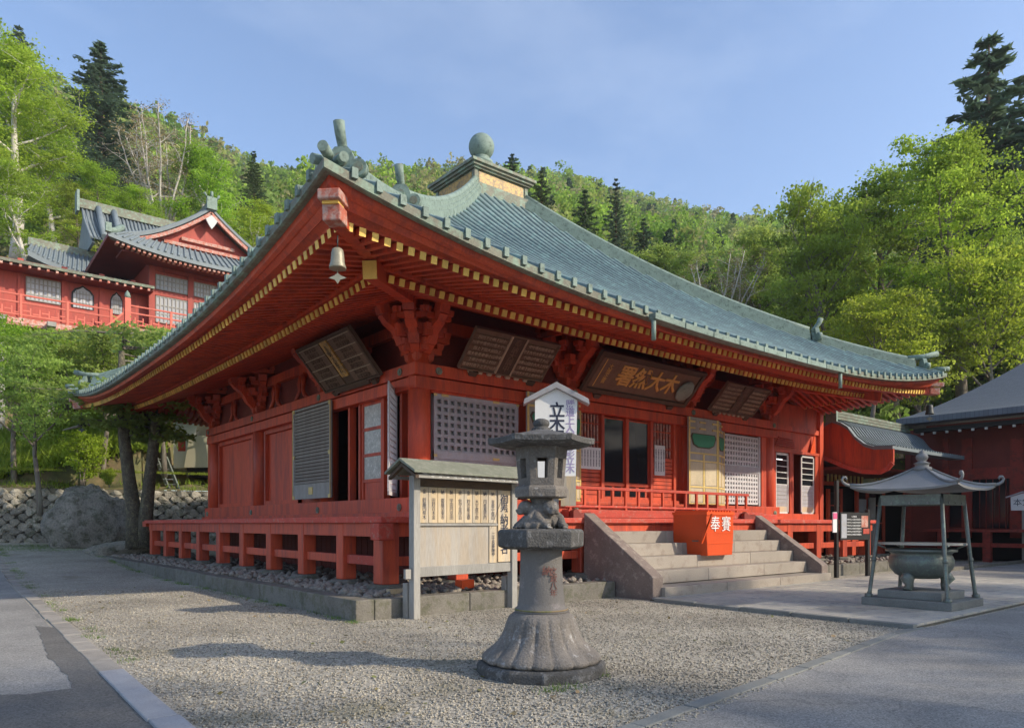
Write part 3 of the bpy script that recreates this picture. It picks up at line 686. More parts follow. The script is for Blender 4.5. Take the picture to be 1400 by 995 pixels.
for x_ in (.29, .5, 2.0, 2.74):
    for z in (4.53, 3.14):
        if not (x_ == .5 and z < 4): B('brass_plate', 'yellowtrim', win, x_, x_+.2 if .3 < x_ < 2.5 else x_+.09, -.168, -.159, z, z+.06)
# red frame round lattice
B('window_frame', 'red', hall, .2, 2.9, -.2, -.02, 4.585, 4.64)
# folding doors (pair of leaves at each side of the central bay)
def fold_leaf(parent, W, H):
    """painted leaf: yellow trimmed frame, green lobed panel above, beige panels below"""
    b = MB().bx(0, W, 0, .05, 0, H).build('leaf_board', 'greywood', parent)
    t = .055
    B('leaf_trim', 'yellowtrim', parent, 0, t, -.02, 0, 0, H); B('leaf_trim', 'yellowtrim', parent, W-t, W, -.02, 0, 0, H)
    for z in (0, .52, 1.32, 1.56): B('leaf_trim', 'yellowtrim', parent, t, W-t, -.018, 0, z, z+.05)
    B('leaf_trim', 'yellowtrim', parent, W*.48, W*.53, -.017, 0, .05, 1.56)
    for x0, x1 in ((t+.02, W*.46), (W*.55, W-t-.02)):
        B('beige_panel', 'beigepanel', parent, x0, x1, -.012, 0, .08, .5); B('beige_panel', 'beigepanel', parent, x0, x1, -.012, 0, .6, 1.3)
    cx, cz = W/2, 1.98; pts = []
    for x_, z_ in ((-.40, .10), (-.36, .19), (.36, .19), (.40, .10), (.33, -.12), (.18, -.2), (-.18, -.2), (-.33, -.12)): pts.append((cx+x_*W, cz+z_))
    MB().prism([(cx+(p[0]-cx)*1.1, cz+(p[1]-cz)*1.14) for p in pts], 'y', -.012, 0).build('panel_border', 'oldwood', parent)
    MB().prism(pts, 'y', -.022, -.0125).build('green_panel', 'green', parent)
    for z in (2.32, 2.52):
        for x_ in (0, W*.36, W*.8): B('brass_plate', 'yellowtrim', parent, x_, x_+W*.2, -.03, -.001, z, z+.05)
def leaf(x, y, rz, W=.9, H=2.68):
    o = bpy.data.objects.new('folding_door_leaf', None); link(o, hall); o.location = (x, y, 2.2); o.rotation_euler = (0, 0, rz); fold_leaf(o, W, H)
leaf(9.35, -.45, 0, 1.5); leaf(10.87, -.45, rad(-20)+rad(42), .9)
leaf(2.85, -.45, 0, 1.5); leaf(4.37, -.45, rad(22), .6)
# central doorway
sdg = MB()
for x_ in (4.86, 5.82, 6.84, 7.92, 9.0): B('door_post', 'red', hall, x_, x_+.11, -.16, .05, 2.2, 4.63)
B('threshold', 'red', hall, 4.9, 9.1, -.28, .05, 2.2, 2.3)
for i, (x0, x1) in enumerate(((5.93, 6.84), (6.95, 7.92))):
    dr = B('glass_door', 'red', hall, x0, x1, -.06, -.02, 2.3, 4.6)
    B('door_pane', 'glass', dr, x0+.05, x1-.05, -.075, -.055, 2.78, 4.55)
    for xx_ in (x0+.14, (x0+x1)/2+.06): B('lower_pane', 'glass', dr, xx_, xx_+.26, -.075, -.06, 2.38, 2.66)
    for z in (2.3, 2.68): B('door_rail', 'red', dr, x0, x1, -.1, -.06, z, z+.07)
for x0, x1 in ((4.97, 5.82), (8.03, 9.0)):
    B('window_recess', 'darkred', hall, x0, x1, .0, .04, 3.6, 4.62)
    bars = MB(); n = 7
    for i in range(n): B('window_bar', 'redpink', hall, x0+.04+i*(x1-x0-.12)/(n-1), x0+.075+i*(x1-x0-.12)/(n-1), -.07, -.03, 3.6, 4.62)
    for z in (3.85, 4.35): B('window_rail', 'red', hall, x0, x1, -.075, -.03, z, z+.03)
    for i in range(11): B('siding_board', 'red', hall, x0, x1, -.1+(i % 2)*.0, -.02, 2.3+i*.118, 2.3+i*.118+.1)
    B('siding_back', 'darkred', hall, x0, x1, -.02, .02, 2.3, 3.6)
# right bay lattice
win = B('lattice_window', 'dark', hall, 11.6, 13.86, -.02, .02, 2.2, 4.63)
lattice('lattice_grid', 11.72, 13.72, 3.55, 4.55, -.06, .155, .07, 'latwhite', win)
lattice('lattice_grid', 11.72, 13.72, 2.3, 3.33, -.06, .155, .07, 'latwhite', win)
B('window_rail', 'latgrey', win, 11.7, 13.74, -.13, -.06, 3.33, 3.55)
for x_ in (11.6, 13.74): B('window_stile', 'latgrey', win, x_, x_+.1, -.13, -.06, 2.22, 4.62)
for x_ in (13.86, 14.05): B('jamb_board', 'red', hall, x_, x_+.18, -.16+.03*(x_ > 14), .04, 2.2, 4.63)
B('jamb_board', 'red', hall, 2.9, 4.86, -.04, .04, 2.2, 4.63); B('jamb_board', 'red', hall, 9.11, 11.6, -.04, .04, 2.2, 4.63)
# extension under the right eave
B('extension_wall', 'red', hall, 14.7, 18.0, -.02, .1, 4.2, 6.0); B('extension_wall', 'red', hall, 17.9, 18.0, .1, 14, .4, 6.0)
B('extension_sill', 'red', hall, 14.7, 18.03, -.1, .1, 1.72, 1.98)
for x_ in (14.66, 15.86, 17.72): B('extension_post', 'red', hall, x_, x_+.26, -.09, .1, 1.98, 4.2)
B('corner_post', 'red', hall, 17.98, 18.25, -.14, .16, .5, 5.9)
B('extension_beam', 'red', hall, 14.7, 18.2, -.12, -.02, 4.2, 4.3); B('extension_beam', 'red', hall, 14.7, 18.2, -.1, -.021, 5.0, 5.18)
tr = MB()
for i in range(5): tr.bar((14.9+i*.05, -.07, 4.45+i*.07), (16.3-i*.04, -.07, 4.42+i*.07), .05, .035)
tr.build('carved_transom', 'redworn', hall)
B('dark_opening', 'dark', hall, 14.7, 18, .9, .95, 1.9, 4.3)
def slat_window(x0, x1):
    f = MB(); f.bx(x0, x0+.06, -.05, 0, 1.98, 4.18).bx(x1-.06, x1, -.05, 0, 1.98, 4.18).bx(x0, x1, -.05, 0, 4.1, 4.18).bx(x0, x1, -.05, 0, 1.98, 2.04)
    w = f.build('slatted_window', 'whiteframe', hall)
    B('lower_panel', 'latgrey', w, x0+.06, x1-.06, -.03, -.01, 2.24, 3.02); B('kick_board', 'palewood', w, x0+.06, x1-.06, -.035, -.01, 2.04, 2.24)
    for i in range(5): B('panel_joint', 'greywood', w, x0+.06, x1-.06, -.04, -.03, 2.36+i*.14, 2.375+i*.14)
    B('pane', 'glass', w, x0+.06, x1-.06, -.02, -.01, 3.02, 4.1)
    for z in (3.02, 3.25, 3.46, 3.68, 3.9): B('glazing_bar', 'whiteframe', w, x0+.06, x1-.06, -.04, -.02, z, z+.03)
slat_window(14.96, 15.84); slat_window(16.75, 17.7)
MB().tube([(15.05, -.015, 3.93), (15.45, -.015, 3.93)], .02, 6).build('strip_lamp', 'lamp', hall)
B('red_cloth', 'orange', hall, 0, .01, 0, .01, 0, .01) if False else None
MB().prism([(17.25, 4.25), (17.65, 4.28), (17.6, 5.0)], 'y', -.13, -.11).build('folded_pennant', 'orange', hall)

# ---- veranda
vf = MB(); vf.bx(-2.2, 18.1, -2.2, -.0, 1.62, 1.74); vf.bx(-2.2, 0, 0.0, 15.9, 1.621, 1.741)
ver = vf.build('veranda_floor', 'redworn', hall, bevel=.015)
B('veranda_tail', 'red', ver, -2.15, -1.85, 15.9, 16.4, 1.5, 1.7)
B('veranda_beam', 'red', hall, -2.0, 18.0, -2.1, -1.84, 1.36, 1.62); B('veranda_beam', 'red', hall, -2.1, -1.84, -1.84, 15.6, 1.36, 1.619)
B('beam_nose', 'redworn', hall, -2.32, -2.0, -2.32, -2.0, 1.3, 1.615, bevel=.02)
py_ = [-.31+1.95*i for i in range(9)]; px_ = [-.31, 1.6, 3.2, 10.6, 12.3, 14.1, 15.9, 17.7]
def vpost(x, y, w=.31):
    p = B('veranda_post', 'red', hall, x-w/2, x+w/2, y-w/2, y+w/2, .47, 1.615, bevel=.02)
    MB().lathe([(.36, 0), (.36, .10), (.30, .14)], 8, (x, y, .33), sm=False, rot=.5).build('base_stone', 'kerb', p)
vpost(-1.96, -1.96, .36)
for y_ in py_: vpost(-1.96, y_)
for x_ in px_: vpost(x_, -1.96)
pv = -1.96
for y_ in py_:
    B('tie_rail', 'redworn' if y_ < 1 else 'red', hall, -2.03, -1.89, pv+.155, y_-.155, .80, .98, bevel=.01); pv = y_
pv = -1.96
for x_ in px_:
    B('tie_rail', 'red', hall, pv+.155, x_-.155, -2.03, -1.89, .80, .98, bevel=.01); pv = x_
# balustrade in front of the central doors
bal = MB()
B('top_rail', 'redworn', hall, 3.4, 11.7, -1.04, -.95, 2.48, 2.56, bevel=.01); B('lower_rail', 'redworn', hall, 3.6, 11.7, -1.03, -.96, 2.02, 2.08, bevel=.01)
for i in range(16):
    x_ = 3.75+i*.52; B('baluster', 'red', hall, x_, x_+.07, -1.025, -.965, 2.08 if i % 2 else 1.95, 2.48)
B('ground_rail', 'redworn', hall, 3.6, 12.3, -1.15, -.9, 1.76, 1.96, bevel=.012)
B('door_step', 'redworn', hall, 3.0, 13.6, -.9, -.42, 1.745, 1.92, bevel=.012)
for x_ in (3.6, 8.3, 11.0): MB().prism([(x_, 1.75), (x_+.7, 1.75), (x_+.6, 1.9), (x_+.25, 1.86), (x_+.1, 1.98), (x_, 1.92)], 'y', -1.32, -1.2).build('carved_foot', 'darkred', hall)
# ---- stone platform kerb
def kerb_run(p0, p1, z0, z1, w, mat, parent, seg):
    p0 = Vector(p0); p1 = Vector(p1); L_ = (p1-p0).length; n = max(1, round(L_/seg)); d = (p1-p0)/n
    for i in range(n):
        a_ = p0+d*i; b_ = p0+d*(i+1)-d.normalized()*.012
        MB().bar((a_.x, a_.y, (z0+z1)/2), (b_.x, b_.y, (z0+z1)/2), w, z1-z0).build('kerb_block', mat, parent, (0, 0, random.uniform(-.012, .006)), bevel=.018)
kerb_run((-3.08, -3.24, 0), (-3.08, 18.3, 0), -.2, .345, .34, 'kerb', hall, 2.1)
kerb_run((-2.9, -3.07, 0), (3.0, -3.07, 0), -.2, .345, .34, 'kerb', hall, 1.95)
kerb_run((10.5, -3.07, 0), (18.6, -3.07, 0), -.2, .345, .34, 'kerb', hall, 1.95)
B('platform_fill', 'mortar', hall, -2.95, 18.6, -2.95, 18.2, -.1, .22)
# rubble
def rocks(name, n, fn, s0, s1, mat, parent=None, kind='stuff', flat=.7):
    base = np.array([(0, 0, 1), (.9, 0, .35), (.3, .85, .3), (-.7, .5, .4), (-.75, -.5, .3), (.3, -.85, .35), (.7, .5, -.4), (-.3, .8, -.4), (-.9, 0, -.35), (-.3, -.8, -.4), (.7, -.5, -.4), (0, 0, -.9)])
    fs = np.array([(0, 1, 2), (0, 2, 3), (0, 3, 4), (0, 4, 5), (0, 5, 1), (1, 6, 2), (2, 7, 3), (3, 8, 4), (4, 9, 5), (5, 10, 1), (2, 6, 7), (3, 7, 8), (4, 8, 9), (5, 9, 10), (1, 10, 6), (11, 7, 6), (11, 8, 7), (11, 9, 8), (11, 10, 9), (11, 6, 10)])
    V = []; 
    pos = np.array([fn() for _ in range(n)]); sc = RNG.uniform(s0, s1, n)
    ang = RNG.uniform(0, 6.28, n); c, s = np.cos(ang), np.sin(ang)
    b = base[None]*(1+RNG.uniform(-.22, .22, (n, 12, 3)))*sc[:, None, None]*np.stack([np.ones(n), RNG.uniform(.6, 1, n), RNG.uniform(flat-.2, flat+.15, n)], 1)[:, None]
    x = b[..., 0]*c[:, None]-b[..., 1]*s[:, None]; y = b[..., 0]*s[:, None]+b[..., 1]*c[:, None]
    v = np.stack([x, y, b[..., 2]], -1)+pos[:, None]
    F = (fs[None]+(np.arange(n)*12)[:, None, None]).reshape(-1, 3)
    return quick(name, v.reshape(-1, 3), F, mat, parent, kind)
def quick(name, v, F, mat, parent=None, kind='stuff', tone=None):
    me = bpy.data.meshes.new(name); k = F.shape[1]
    me.vertices.add(len(v)); me.vertices.foreach_set('co', np.ascontiguousarray(v, dtype=np.float32).ravel())
    me.loops.add(F.size); me.loops.foreach_set('vertex_index', np.ascontiguousarray(F, dtype=np.int32).ravel())
    me.polygons.add(len(F)); me.polygons.foreach_set('loop_start', np.arange(0, F.size, k, dtype=np.int32)); me.polygons.foreach_set('loop_total', np.full(len(F), k, dtype=np.int32))
    if tone is not None:
        at = me.color_attributes.new('tone', 'FLOAT_COLOR', 'POINT'); at.data.foreach_set('color', np.ascontiguousarray(tone, dtype=np.float32).ravel())
    me.update(calc_edges=True); me.materials.append(M[mat])
    o = bpy.data.objects.new(name, me)
    if kind: o['kind'] = kind
    return link(o, parent)
def rub():
    if random.random() < .62: x, y = random.uniform(-2.9, -.1), random.uniform(-2.9, 17.9)
    else: x, y = random.uniform(-2.9, 18.4), random.uniform(-2.9, -.1)
    return (x, y, .27+random.uniform(0, .07)+.06*random.random())
rocks('rubble_stones', 6500, rub, .05, .11, 'rubble', hall)

# ---- stone stairs
st = thing('stone_stairs', 'broad flight of five tan stone steps with sloping side slabs before the doors', 'stairs', (6.7, -4.2, 0))
SX0, SX1 = -3.25, 3.45
for i in range(5):
    y0 = i*.40; z1 = .285*(i+1)-.02*(i == 0)
    nseg = 3; xs_ = [SX0+.0, SX0+2.1+.2*random.random(), SX0+4.3+.3*random.random(), SX1]
    if i == 0: xs_ = [SX0-.1, -1.1, 1.2, SX1+.35]
    for q in range(3): MB().bx(xs_[q], xs_[q+1]-.008, y0-.12*(i == 0), 2.25, z1-.285 if i else -.05, z1).build('step', 'step', st, bevel=.012)
for q, x_ in ((0, SX0-.38), (1, SX1+.02)):
    MB().prism([(-.02, -.1), (-.02, .48), (.08, .56), (2.0, 1.86), (2.02, -.1)], 'x', x_, x_+.34).build('side_slab', 'cheek', st, bevel=.02)

# ---- offering box
ob = thing('offering_box', 'bright orange-red offering box with white characters standing on the stone steps', 'offering box', (6.38, -3.1, .835))
ob.scale = (.9, .9, .97)
MB().prism([(-.57, 0), (.57, 0), (.62, .5), (.62, 1.08), (-.62, 1.08), (-.62, .5)], 'y', -.55, .55).build('box_body', 'orange', ob, bevel=.01)
MB().bx(-.64, .64, -.575, .575, 1.02, 1.09).bx(-.6, .6, -.565, -.55, .3, .32).build('box_rim', 'orange', ob)
for x_ in (-.42, .42): pass
for z_ in (.56, .99): MB().bx(-.61, .61, -.562, -.548, z_, z_+.018).build('batten', 'orange', ob)
for i in range(9): MB().bx(-.55+i*.13, -.5+i*.13, -.55, .55, 1.09, 1.13).build('slat', 'orange', ob)
MB().prism([(-.5, .55), (-.46, .3), (-.75, 1.05), (-.8, 1.03)], 'x', -.72, -.645).build('side_board', 'orange', ob)
MB().bx(-.645, -.63, -.3, -.1, .35, .38).build('handle', 'bronze', ob)
for i, ch in enumerate('奉賽'): writing('painted_character', ch, .40, 'white', (6.38-.23+.46*i, -3.612, .835+.74), (1, 0, 0), (0, 0, 1), ob)

# ================================================================== hung plaques
def plaque(name, label, bl, br, z0, z1, yb, yt, axis, build):
    """hanging tablet leaning out: bottom edge bl..br at depth yb and height z0, top edge at depth yt, height z1"""
    t = thing(name, label, 'plaque', (0, 0, 0))
    if axis == 'x': o = Vector((bl, yb, z0)); X = Vector((1, 0, 0)); U = Vector((0, yt-yb, z1-z0))
    else: o = Vector((yb, bl, z0)); X = Vector((0, -1, 0)); U = Vector((yt-yb, 0, z1-z0))
    W = abs(br-bl); H = U.length; U.normalize(); Nn = X.cross(U)
    t.location = o; mt = Matrix(((X.x, U.x, Nn.x), (X.y, U.y, Nn.y), (X.z, U.z, Nn.z)))
    t.rotation_euler = mt.to_euler(); build(t, W, H, o, X, U, Nn); return t
def frame_parts(t, W, H, board, frame, fw=.1):
    MB().bx(0, W, 0, H, -.06, 0).build('board', board, t)
    for b in ((0, W, -.0, fw, 0, .05), (0, W, H-fw, H, 0, .05), (0, fw, fw, H-fw, 0, .05), (W-fw, W, fw, H-fw, 0, .05)): MB().bx(*b).build('frame_rail', frame, t, bevel=.01)
    for x_ in (W*.12, W*.82): MB().prism([(x_, -.02), (x_+.28, -.02), (x_+.24, -.14), (x_+.05, -.14)], 'z', -.1, .06).build('carved_foot', 'oldwood', t)
def rows_plaque(n, seed):
    def f(t, W, H, o, X, U, Nn):
        frame_parts(t, W, H, 'plank', 'plank', .04)
        rnd = random.Random(seed)
        for side in (0, 1):
            x0, x1 = (.06, W*.40) if side == 0 else (W*.62, W-.06)
            for i in range(n):
                z = .08+(H-.2)*i/n; MB().bx(x0, x1, z, z+(H-.2)/n-.03, 0, .025).build('name_slat', 'plank', t)
                c = o+X*((x0+x1)/2)+U*(z+(H-.2)/n/2-.01)+Nn*.03
                writing('painted_names', ''.join(rnd.choice('奉納寄進講中山田村川木大小中上下') for _ in range(8 if i % 2 else 10)), .10, 'plaquepale', c, X, U, t)
        for x_ in (W*.405, W*.585): MB().bx(x_, x_+.04, .03, H-.03, 0, .05).build('centre_rail', 'plaquepale' if seed == 1 else 'oldwood', t)
        MB().bx(W*.43, W*.585, .05, H-.05, 0, .03).build('centre_tablet', 'oldwood', t)
        writing('tablet_characters', '奉納大講中', .2, 'plank', o+X*W*.507+U*H*.5+Nn*.034, X, U, t, vertical=True)
        for i in range(7): MB().bx(W*(.12+.11*i), W*(.12+.11*i)+.12, -.07, -.01, -.02, .04).build('lower_stud', 'plaquepale', t)
    return f
plaque('names_plaque', 'brown hanging tablet with rows of painted names left of the gilded signboard', .80, 3.35, 5.2, 5.98, -.38, -1.12, 'x', rows_plaque(6, 1))
plaque('names_plaque', 'small brown hanging tablet of slatted names to the right of the gilded signboard', 10.45, 12.85, 5.2, 5.98, -.38, -1.12, 'x', rows_plaque(6, 2))
def main_sign(t, W, H, o, X, U, Nn):
    frame_parts(t, W, H, 'oldwood', 'oldwood', .13)
    MB().bx(.17, W-.17, .17, H-.17, 0, .02).build('sign_field', 'plank', t)
    for i, ch in enumerate('署然大木'): writing('gilded_character', ch, .66, 'goldtext', o+X*(W*(.29+.143*i))+U*H*.5+Nn*.03, X, U, t, depth=.03, bold=.012)
    writing('gilded_signature', '大僧正書', .17, 'goldtext', o+X*(W*.13)+U*H*.5+Nn*.03, X, U, t, vertical=True)
    MB().lathe([(.01, 0), (.3, 0), (.34, .03), (.30, .07), (.1, .05), (.01, .07)], 20, (W*.88, H*.45, .05)).build('bronze_mirror', 'verdigris', t)
    MB().bx(W*.07, W*.075, .2, H-.2, .02, .03).build('field_line', 'goldtext', t)
plaque('gilded_signboard', 'long dark signboard with gilded characters and a bronze mirror above the doors', 4.75, 9.2, 5.15, 6.05, -.38, -1.22, 'x', main_sign)
def left_plaque(t, W, H, o, X, U, Nn):
    frame_parts(t, W, H, 'oldwood', 'oldwood', .06)
    rnd = random.Random(5)
    for side in (0, 1):
        x0, x1 = (.1, W*.42) if side == 0 else (W*.60, W-.1)
        for i in range(4):
            z = .08+(H-.16)*i/4; MB().bx(x0, x1, z, z+(H-.16)/4-.03, 0, .03).build('carved_panel', 'plank', t)
            writing('carved_characters', ''.join(rnd.choice('奉納寄進講中山田村') for _ in range(5))+'\n'+''.join(rnd.choice('奉納寄進講中山田村') for _ in range(5)), .13, 'oldwood', o+X*((x0+x1)/2)+U*(z+(H-.16)/8-.02)+Nn*.035, X, U, t)
            MB().bx(x0, x1, z+(H-.16)/4-.03, z+(H-.16)/4-.012, 0, .045).build('panel_rail', 'plaquepale', t)
    MB().bx(W*.45, W*.57, H*.2, H-.08, 0, .05).build('centre_tablet', 'goldworn', t)
    writing('tablet_characters', '奉納大般若', .17, 'oldwood', o+X*W*.51+U*H*.56+Nn*.055, X, U, t, vertical=True)
    MB().bx(W*.2, W*.8, -.1, .06, 0, .07).build('carved_scroll', 'oldwood', t, bevel=.03)
plaque('carved_plaque', 'dark carved wooden tablet leaning out under the left eave', 3.95, 1.0, 5.08, 6.1, -.40, -1.25, 'y', left_plaque)

# notices on the front
def notice(label, x0, x1, z0, z1, y, n):
    t = thing('paper_notice', label, 'notice', (x0, y, z0)); MB().bx(0, x1-x0, -.012, 0, 0, z1-z0).build('sheet', 'paper', t)
    for i in range(n): writing('written_line', '奉納観音講中大般若経供養', (z1-z0)/14, 'ink', (x0+(x1-x0)*(i+.5)/n, y-.014, (z0+z1)/2), (1, 0, 0), (0, 0, 1), t, vertical=True, depth=.002)
notice('wide white paper of written columns on the grille left of the glass doors', 4.9, 5.8, 3.1, 3.7, -.13, 8)
notice('narrow white paper pinned to the grille right of the glass doors', 8.12, 8.6, 3.05, 3.95, -.13, 4)
# round temple nameplate by the sill
tag(MB().tube([(3.15, -.34, 2.0), (3.15, -.38, 2.0)], .13, 18).build('round_crest', 'palewood'), 'small round pale crest disc on the red sill beside the tall sign', 'crest')

# wind bells
def wind_bell(p, mat, label, s=1.):
    t = thing('wind_bell', label, 'bell', p, group='wind bells at the roof corners')
    MB().lathe([(.06, .0), (.10, -.03), (.115, -.12), (.125, -.25), (.15, -.33), (.15, -.36), (.13, -.36)], 12, fn=lambda r, z, th: r*(1+.05*math.cos(4*th))).build('bell_body', mat, t)
    MB().tube([(0, 0, .0), (0, 0, .22)], .012, 6).build('hanger', 'belld', t)
    m = MB(); m.tube([(0, 0, -.36), (0, 0, -.47)], .008, 5); t_ = [(-.16, -.52), (-.05, -.55), (0, -.62), (.05, -.55), (.16, -.52), (.06, -.48), (0, -.43), (-.06, -.48)]
    R4 = Matrix.Rotation(-YAW, 4, 'Z'); pm = MB().prism([(a_, b_) for a_, b_ in t_], 'y', -.008, .008)
    m.add([R4 @ Vector(v) for v in pm.v], pm.f); m.build('clapper_plate', 'bellm' if mat == 'bellm' else 'belld', t)
    t.scale = (s, s, s)
wind_bell((-3.88, -3.88, 5.76), 'bellm', 'pale gilt wind bell hanging from the nearest roof corner', .86)
wind_bell((-3.88, 18.38, 5.75), 'belld', 'dark wind bell hanging from the far left roof corner', .95)
wind_bell((18.38, -3.88, 5.75), 'belld', 'dark wind bell hanging from the right roof corner', .95)

# ================================================================== notice board
A0 = Vector((-2.3, -3.52, 0)); B0 = Vector((.02, -3.30, 0)); nbz = math.atan2(B0.y-A0.y, B0.x-A0.x); NL = (B0-A0).length
nb = thing('donor_notice_board', 'roofed wooden notice board of donors\' names standing by the platform kerb', 'notice board', A0, nbz)
for x_ in (0, NL): MB().bx(x_-.07, x_+.07, -.07, .07, -.05, 2.42).build('post', 'greywood', nb, bevel=.01); MB().bx(x_-.1, x_+.1, .09, .2, -.05, .6).build('post_brace', 'greywood', nb)
MB().bx(-.07, NL+.07, -.03, .03, .70, .87).build('bottom_beam', 'greywood', nb, bevel=.008)
MB().bx(-.05, NL+.05, -.05, .05, 2.24, 2.36).build('head_beam', 'oldwood', nb)
MB().bx(.07, NL-.07, .0, .03, .87, 2.24).build('back_panel', 'boardgrey', nb)
MB().bx(.07, NL-.42, -.04, 0, 1.57, 1.61).build('mid_rail', 'greywood', nb)
n = 9; w_ = (NL-.42-.1)/n
rnd = random.Random(3)
for i in range(n):
    x_ = .09+i*w_; MB().bx(x_, x_+w_-.012, -.018, 0, 1.62, 2.23).build('name_board', 'palewood', nb)
    p = A0+Vector((math.cos(nbz), math.sin(nbz), 0))*(x_+w_/2)+Vector((math.sin(nbz), -math.cos(nbz), 0))*.02
    X = (math.cos(nbz), math.sin(nbz), 0)
    writing('brushed_name', rnd.choice('一金奉納')+'　'+''.join(rnd.choice('金壱百萬円也東京都栃木県宇都宮市佐藤鈴木田中') for _ in range(5)), .085, 'ink', (p.x, p.y, 1.93), X, (0, 0, 1), nb, vertical=True, depth=.003)
p = lambda x_: A0+Vector((math.cos(nbz), math.sin(nbz), 0))*x_+Vector((math.sin(nbz), -math.cos(nbz), 0))*.035
MB().bx(NL-.62, NL-.44, -.02, 0, .88, 1.56).build('name_board', 'palewood', nb); q = p(NL-.53); writing('brushed_name', '二十名奉納中', .085, 'ink', (q.x, q.y, 1.22), X, (0, 0, 1), nb, vertical=True, depth=.003)
MB().bx(NL-.40, NL-.09, -.03, 0, .89, 2.23).build('title_board', 'palewood', nb)
q = p(NL-.245); writing('title_writing', '御奉納者芳名', .215, 'ink', (q.x, q.y, 1.58), X, (0, 0, 1), nb, vertical=True, depth=.004, bold=.002)
MB().prism([(-.42, 2.48), (0, 2.70), (.42, 2.48), (.42, 2.44), (0, 2.655), (-.42, 2.44)], 'x', -.32, NL+.32).build('roof_sheet', 'boardroof', nb)
MB().prism([(-.38, 2.40), (0, 2.62), (.38, 2.40), (.38, 2.35), (0, 2.56), (-.38, 2.35)], 'x', -.27, -.2).build('barge_board', 'oldwood', nb)
MB().prism([(-.38, 2.40), (0, 2.62), (.38, 2.40), (.38, 2.35), (0, 2.56), (-.38, 2.35)], 'x', NL+.2, NL+.27).build('barge_board', 'oldwood', nb)
MB().bx(-.2, NL+.2, -.36, -.32, 2.36, 2.42).bx(-.2, NL+.2, .32, .36, 2.36, 2.42).build('eave_batten', 'greywood', nb)
for i in range(14): MB().bar((.1+i*.165, -.36, 2.385), (.1+i*.17, -.05, 2.5), .06, .03).build('small_rafter', 'whiteframe', nb)
MB().bx(-.2, -.08, -.02, .04, .68, .84).build('small_box', 'greywood', nb)
# bits on the kerb
tag(MB().bx(-.28, .28, -.06, .06, 0, .09).build('timber_offcut', 'palewood', None, (-2.1, -2.75, .36), rad(4)), 'short yellowish timber offcut lying on the rubble at the near corner', 'wood')
tag(MB().bx(-.16, .16, -.1, .1, 0, .16).build('red_block', 'orange', None, (-.6, -2.6, .36), rad(8)), 'small bright red block lying on the rubble under the notice board', 'block')

# ================================================================== tall white sign
tsp = at_d(760, HOR, 15.4); tsp.z = 0
ts = thing('tall_white_sign', 'tall white signboard with grey gabled cap and vertical characters behind the stone lantern', 'sign', tsp, -YAW)
def tsw(x_, z_): return tsp+Matrix.Rotation(-YAW, 3, 'Z') @ Vector((x_, -.083, z_))
MB().bx(-.06, .06, -.02, .08, 0, 4.3).build('sign_post', 'greywood', ts)
MB().prism([(-.45, 2.55), (.42, 2.55), (.45, 4.24), (0, 4.50), (-.45, 4.24)], 'y', -.08, -.03).build('white_panel', 'white', ts)
MB().bx(.10, .42, -.11, -.082, 1.98, 2.62).build('lower_board', 'palewood', ts)
MB().prism([(-.70, 4.13), (-.68, 4.25), (0, 4.61), (.68, 4.25), (.70, 4.13), (0, 4.48)], 'y', -.2, .1).build('cap', 'latgrey', ts, bevel=.008)
TX = (math.cos(YAW), -math.sin(YAW), 0)
writing('main_writing', '立木観音堂', .34, 'ink', tsw(.02, 3.42), TX, (0, 0, 1), ts, vertical=True, bold=.008)
writing('side_writing', '勝道上人御手彫立木', .2, 'purple', tsw(.30, 3.45), TX, (0, 0, 1), ts, vertical=True, bold=.003)

# ================================================================== stone lantern
LC = at_d(740, 800, 7.8); LX, LY = LC.x, LC.y
ln = thing('stone_lantern', 'tall weathered stone lantern with carved crouching figures and fluted bell base', 'lantern', (LX, LY, 0), -YAW)
def octo(r, f=.0): return r
MB().lathe([(.70, -.06), (.70, .10), (.66, .125), (.3, .125)], 12, sm=False).build('base_slab', 'stonedark', ln, bevel=.02)
bell = [(.60, .125), (.64, .15), (.64, .18), (.60, .22), (.535, .27), (.475, .33), (.43, .40), (.40, .47), (.378, .54), (.355, .60), (.31, .64), (.29, .65)]
def flute(r, z, t): return r*(1+(.055*min(1, max(0, (.63-z)/.1))*(abs(math.sin(9*t))**.28-.8)))
MB().lathe(bell, 144, fn=flute).build('fluted_base', 'stone', ln)
MB().lathe([(.282, .645), (.29, .66), (.285, .69), (.262, .71), (.252, .76), (.235, .95), (.228, 1.15), (.228, 1.32), (.25, 1.36)], 32).build('shaft', 'shaft', ln)
MB().lathe([(.287, .672), (.295, .68), (.287, .69)], 32).build('moss_ring', 'soil', ln)
MB().lathe([(.40, 1.33), (.475, 1.36), (.48, 1.52), (.45, 1.545), (.3, 1.55)], 6, sm=False, rot=.15).build('platform_slab', 'stonedark', ln, bevel=.012)
